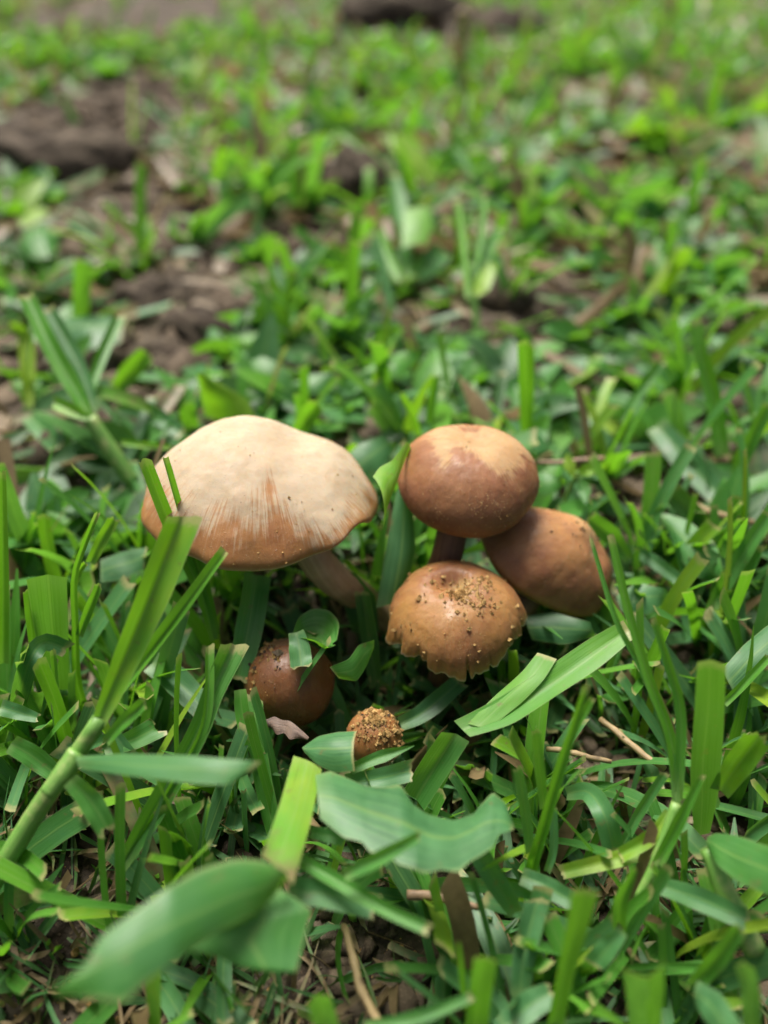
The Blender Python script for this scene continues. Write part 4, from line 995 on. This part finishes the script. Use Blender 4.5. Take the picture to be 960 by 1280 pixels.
def tuft_label(what, org, V, tn, dr, Wd):
    """a label from how the tuft looks and what it grows beside; None when it is out of view or nothing would tell it from another"""
    top = V.reshape(-1, 3)[np.argmax(V.reshape(-1, 3)[:, 2])]
    px, py = to_px(top); bx, by = to_px(org)
    if not (8 < px < 952 and 8 < py < 1272 and -40 < bx < 1000): return None
    h = top[2] - org[2]; n = len(V)
    size = 'low' if h < 1.0 else 'short' if h < 1.8 else 'tall'
    m = float(np.mean(tn))
    col = 'half dry' if np.mean(dr) > .3 else 'dark green' if m < .2 else 'bluish green' if m < .36 else 'mid green' if m < .52 else 'bright green' if m < .72 else 'yellow green'
    cnt = ('single', 'two', 'three', 'four', 'five', 'six', 'seven', 'eight', 'nine', 'ten')[min(n, 10) - 1]
    wd = 'narrow' if np.mean(Wd) < .22 else 'broad'
    near = sorted(MARKS, key=lambda k: (k[0][0] - px) ** 2 + (k[0][1] - py) ** 2)[:3]
    for (mx, my), nmk in near:
        dx, dy = px - mx, py - my
        rel = ('before' if dy > 0 else 'behind') if abs(dy) > abs(dx) else ('right of' if dx > 0 else 'left of')
        for far in ('just ', 'further '):
            if (far == 'just ') != (math.hypot(dx, dy) < 110): continue
            lab = f"{size} {col} {what} of {cnt} {wd} {'leaf' if n == 1 else 'leaves'} {far}{rel} {nmk}"
            if lab not in USED and len(lab.split()) <= 16:
                USED.add(lab); return lab
    return None

def turf(name, n, xs, ys, seed, L, W, elev, curve, rows=7, point=.35, tint=(.35, .2), dryp=.06, keep=None, bare_k=1.0, tuft=4, zmax=None, mat=LEAF, gap=None, rosette=False, singly=None):
    R = np.random.RandomState(seed)
    m = max(1, n // tuft)
    tx, ty = R.uniform(*xs, m * 4), R.uniform(*ys, m * 4)
    d = (0.35 + 0.65 * fbm(tx / 3.5, ty / 3.5, seed, 3) * 1.6) * (1 - bare_k * np.clip(bare(tx, ty) * 1.3, 0, 1))
    if gap is not None: d = d * np.clip((fbm(tx / gap[0], ty / gap[0], seed + 5, 3) - gap[1]) * 8, 0, 1)
    ok = R.rand(len(tx)) < d
    if keep is not None: ok &= keep(tx, ty)
    tx, ty = tx[ok][:m], ty[ok][:m]
    k = R.randint(1, 2 * tuft, len(tx))
    ti = np.repeat(np.arange(len(tx)), k); N = len(ti)
    taz = R.uniform(0, 6.2832, len(tx))
    tv = R.randn(len(tx)) * 0.10
    x, y = tx[ti] + R.randn(N) * 0.12, ty[ti] + R.randn(N) * 0.12
    az = R.uniform(0, 6.2832, N) if rosette else taz[ti] + np.where(R.rand(N) < .5, 0, math.pi) + R.randn(N) * 0.5
    sz = R.uniform(.65, 1.25, len(tx))[ti]
    Ln = R.uniform(*L, N) * sz; Wd = R.uniform(*W, N) * sz
    e0 = np.radians(R.uniform(*elev, N)); cv = np.radians(R.uniform(*curve, N))
    tn = np.clip(R.normal(*tint, N) + tv[ti] + 0.10 * (np.degrees(e0) - 45) / 45, 0, 1)  # lying blades tinted bluer for sky sheen, upright ones yellower for light through them
    dr = np.where(R.rand(N) < dryp, R.uniform(.4, 1, N), R.uniform(0, .15, N))
    s = np.linspace(0, 1, rows)
    el = e0[:, None] - cv[:, None] * s[None]
    az2 = az[:, None] + (R.randn(N) * 0.35)[:, None] * s[None]
    D = np.stack((np.cos(el) * np.cos(az2), np.cos(el) * np.sin(az2), np.sin(el)), -1)
    C = np.concatenate((np.zeros((N, 1, 3)), np.cumsum(D[:, :-1], axis=1)), 1) * (Ln / (rows - 1))[:, None, None]
    C += np.stack((x, y, hgt(x, y)), -1)[:, None]
    C[..., 2] = np.maximum(C[..., 2], hgt(C[..., 0], C[..., 1]) + 0.10 + (R.rand(N) * 0.5)[:, None] * s[None])
    if zmax is not None:
        top = zmax(x, y) - hgt(x, y); rise = (C[..., 2] - C[:, :1, 2]).max(1)
        k = np.clip(np.maximum(top, .15) / np.maximum(rise, .01), 0.12, 1)[:, None, None]
        C = C[:, :1] + (C - C[:, :1]) * k
        Wd = Wd * np.clip(k[:, 0, 0] * 1.5, .4, 1)
    rl = R.randn(N) * 0.5
    S0 = np.stack((-np.sin(az2), np.cos(az2), np.zeros_like(az2)), -1)
    Nn = np.cross(D, S0)
    S = S0 * np.cos(rl)[:, None, None] + Nn * np.sin(rl)[:, None, None]
    pt = (R.rand(N) < point)[:, None]
    prof = np.where(pt, np.clip((1 - s) / .5, .04, 1)[None] ** .7 * (.65 + .35 * np.clip(s / .25, 0, 1))[None], (.65 + .35 * np.clip(s / .25, 0, 1))[None])
    w = prof * Wd[:, None] / 2
    fo = np.radians(R.uniform(5, 30, N))[:, None, None]
    up = np.cross(D, S); up *= np.where(up[..., 2:3] < 0, -1, 1)
    E1 = S * np.cos(fo) * w[..., None]; E2 = up * np.sin(fo) * w[..., None]
    V = np.stack((C - E1 + E2, C, C + E1 + E2), 2)
    V[:, -1, 0] += D[:, -1] * (R.uniform(-.1, .1, N) * (~pt[:, 0]))[:, None]
    V[:, -1, 2] += D[:, -1] * (R.uniform(-.1, .1, N) * (~pt[:, 0]))[:, None]
    f0 = grid_faces(rows, 3)
    F = (f0[None] + (np.arange(N) * rows * 3)[:, None, None]).reshape(-1, 4)
    vv = np.where(pt, s[None] * .93, s[None])
    uv = np.stack((np.broadcast_to(np.array((0, .5, 1.0)), (N, rows, 3)), np.broadcast_to(vv[:, :, None], (N, rows, 3))), -1).reshape(-1, 2)
    if singly is not None:                     # each tuft that can be told apart is a thing of its own, each blade a part of it
        nm, what, cat, group = singly
        UV = uv.reshape(N, rows * 3, 2)
        rest = np.ones(N, bool)
        order = np.argsort([depth((a_, b_, 0)) for a_, b_ in zip(tx, ty)])
        for q in order:
            ks = np.nonzero(ti == q)[0]
            org = np.array((tx[q], ty[q], float(hgt(tx[q], ty[q]))))
            if not len(ks): continue
            label = tuft_label(what, org, V[ks], tn[ks], dr[ks], Wd[ks])
            if label is None: continue
            rest[ks] = False
            t = empty(nm, org, label, cat, group)
            for kk in ks:
                mesh_obj('leaf_blade', V[kk].reshape(-1, 3) - org, f0, mat, t, uv=UV[kk], attrs={'tint': np.full(rows * 3, tn[kk]), 'dry': np.full(rows * 3, dr[kk])})
        V, UV, tn, dr = V[rest], UV[rest], tn[rest], dr[rest]; N = len(V)
        uv = UV.reshape(-1, 2); F = (f0[None] + (np.arange(N) * rows * 3)[:, None, None]).reshape(-1, 4)
    o = mesh_obj(name, V.reshape(-1, 3), F, mat, uv=uv, attrs={'tint': np.repeat(tn, rows * 3), 'dry': np.repeat(dr, rows * 3)})
    return tag(o, kind='stuff')

def clear_of_mushrooms(x, y):
    a = ((x - MCX + .2) / 2.4) ** 2 + ((y - MCY) / 1.9) ** 2 > 1
    bx, by = at(330, 700, 0)[:2]
    for qx, qy, rx, ry in ((361, 900, 1.15, 1.5), (470, 950, .9, 1.3), (575, 880, 1.3, 1.2), (690, 775, 1.5, 1.2)):
        ex, ey = at(qx, qy, 0)[:2]
        a = a & (((x - ex) / rx) ** 2 + ((y - ey) / ry) ** 2 > 1)
    return a & (((x - bx) / 1.7) ** 2 + ((y - by - .6) / 1.7) ** 2 > 1)
def low_in_front(x, y):
    """between the camera and the mushrooms the trodden grass stays low"""
    f = np.clip((MCY + 1.5 - y) / 3, 0, 1)
    side = np.clip((np.abs(x - .2) - 1.6) / 1.6, 0, 1) * np.clip((y - 3) / 3, 0, 1)
    return 6 - (5.0 - 1.5 * side) * f + 0.25 * np.sin(x * 9 + y * 7)
def in_view(x, y): return np.abs(x) < 7 + y * 0.62

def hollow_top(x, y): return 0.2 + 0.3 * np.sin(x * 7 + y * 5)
turf('darkened_undergrowth', 1300, (-4.5, 4.5), (8, 15.5), 33, (.8, 2.2), (.10, .35), (0, 80), (0, 60), 6, .4, (.08, .09), .2, lambda x, y: ~clear_of_mushrooms(x, y), 0, 3, hollow_top)  # grass added in dark tints to paint the hollow under the caps darker
turf('darkened_thatch', 3000, (-9, 9), (3.5, 15), 31, (.4, 1.4), (.05, .15), (15, 88), (0, 50), 4, .5, (.10, .14), .4, None, .35, 5, low_in_front)  # short blades added in dark tints, painting shade into the gaps
turf('trodden_grass', 150, (-9, 9), (3.5, 13), 11, (1.2, 3.2), (.22, .40), (10, 50), (0, 60), 8, .3, (.24, .14), .06, clear_of_mushrooms, 1, 3, low_in_front, singly=('grass_sprig', 'sprawling sprig', 'grass', 'low sprigs of trodden grass'))
turf('short_grass', 800, (-9, 9), (3.5, 14.5), 12, (1.3, 3.6), (.12, .34), (45, 90), (0, 45), 7, .25, (.50, .22), .10, clear_of_mushrooms, .9, 4, low_in_front, gap=(1.6, .40), singly=('grass_tuft', 'grass tuft', 'grass', 'small upright tufts of clipped grass'))
turf('flat_grass', 700, (-20, 20), (12.5, 34), 13, (1.2, 3.4), (.30, .60), (-5, 40), (0, 60), 7, .45, (.22, .16), .08, lambda x, y: clear_of_mushrooms(x, y) & in_view(x, y), 1, 3)
turf('upright_grass', 420, (-20, 20), (13, 36), 14, (1.2, 3.6), (.22, .5), (40, 88), (0, 50), 7, .35, (.68, .2), .06, lambda x, y: clear_of_mushrooms(x, y) & in_view(x, y), 1, 4)
turf('meadow_grass', 3600, (-75, 75), (32, 110), 15, (1.5, 4.2), (.3, .7), (15, 85), (0, 70), 5, .4, (.55, .22), .24, in_view, 1, 4, gap=(5, .42))
turf('distant_grass', 16000, (-170, 170), (100, 330), 16, (2.0, 5), (.4, 1.0), (15, 75), (0, 70), 4, .5, (.62, .2), .36, in_view, .9, 5)
turf('near_litter', 500, (-9, 9), (4, 14), 37, (.4, 2.0), (.03, .16), (-8, 15), (0, 20), 5, .4, (.4, .1), .9, None, .0, 2)
turf('dry_litter', 1100, (-26, 26), (14, 50), 17, (.5, 2.6), (.06, .34), (-8, 18), (0, 20), 5, .4, (.4, .1), 1.0, in_view, .0, 2)
turf('far_litter', 9000, (-70, 70), (30, 160), 18, (1.0, 4.0), (.3, 1.1), (-8, 25), (0, 20), 4, .4, (.4, .1), 1.0, in_view, 1.0, 2)
def ahead(x, y): return clear_of_mushrooms(x, y) & (np.abs(x) < 2 + y * 0.5)
turf('near_rosettes', 330, (-12, 12), (13.5, 23), 19, (1.0, 2.4), (.6, 1.2), (5, 60), (10, 70), 7, 1.0, (.36, .24), .02, ahead, 1, 5, gap=(3, .40), rosette=True, singly=('weed_rosette', 'weed rosette', 'weed', 'low weed rosettes behind the mushrooms'))
turf('weed_rosettes', 1150, (-26, 26), (22, 50), 59, (1.0, 2.4), (.6, 1.2), (5, 60), (10, 70), 7, 1.0, (.36, .24), .03, in_view, 1, 5, gap=(3, .43), rosette=True)
turf('far_rosettes', 8500, (-75, 75), (40, 140), 20, (1.2, 3.2), (.8, 1.6), (5, 65), (0, 60), 5, 1.0, (.44, .26), .22, in_view, 1, 5, gap=(6, .43), rosette=True)
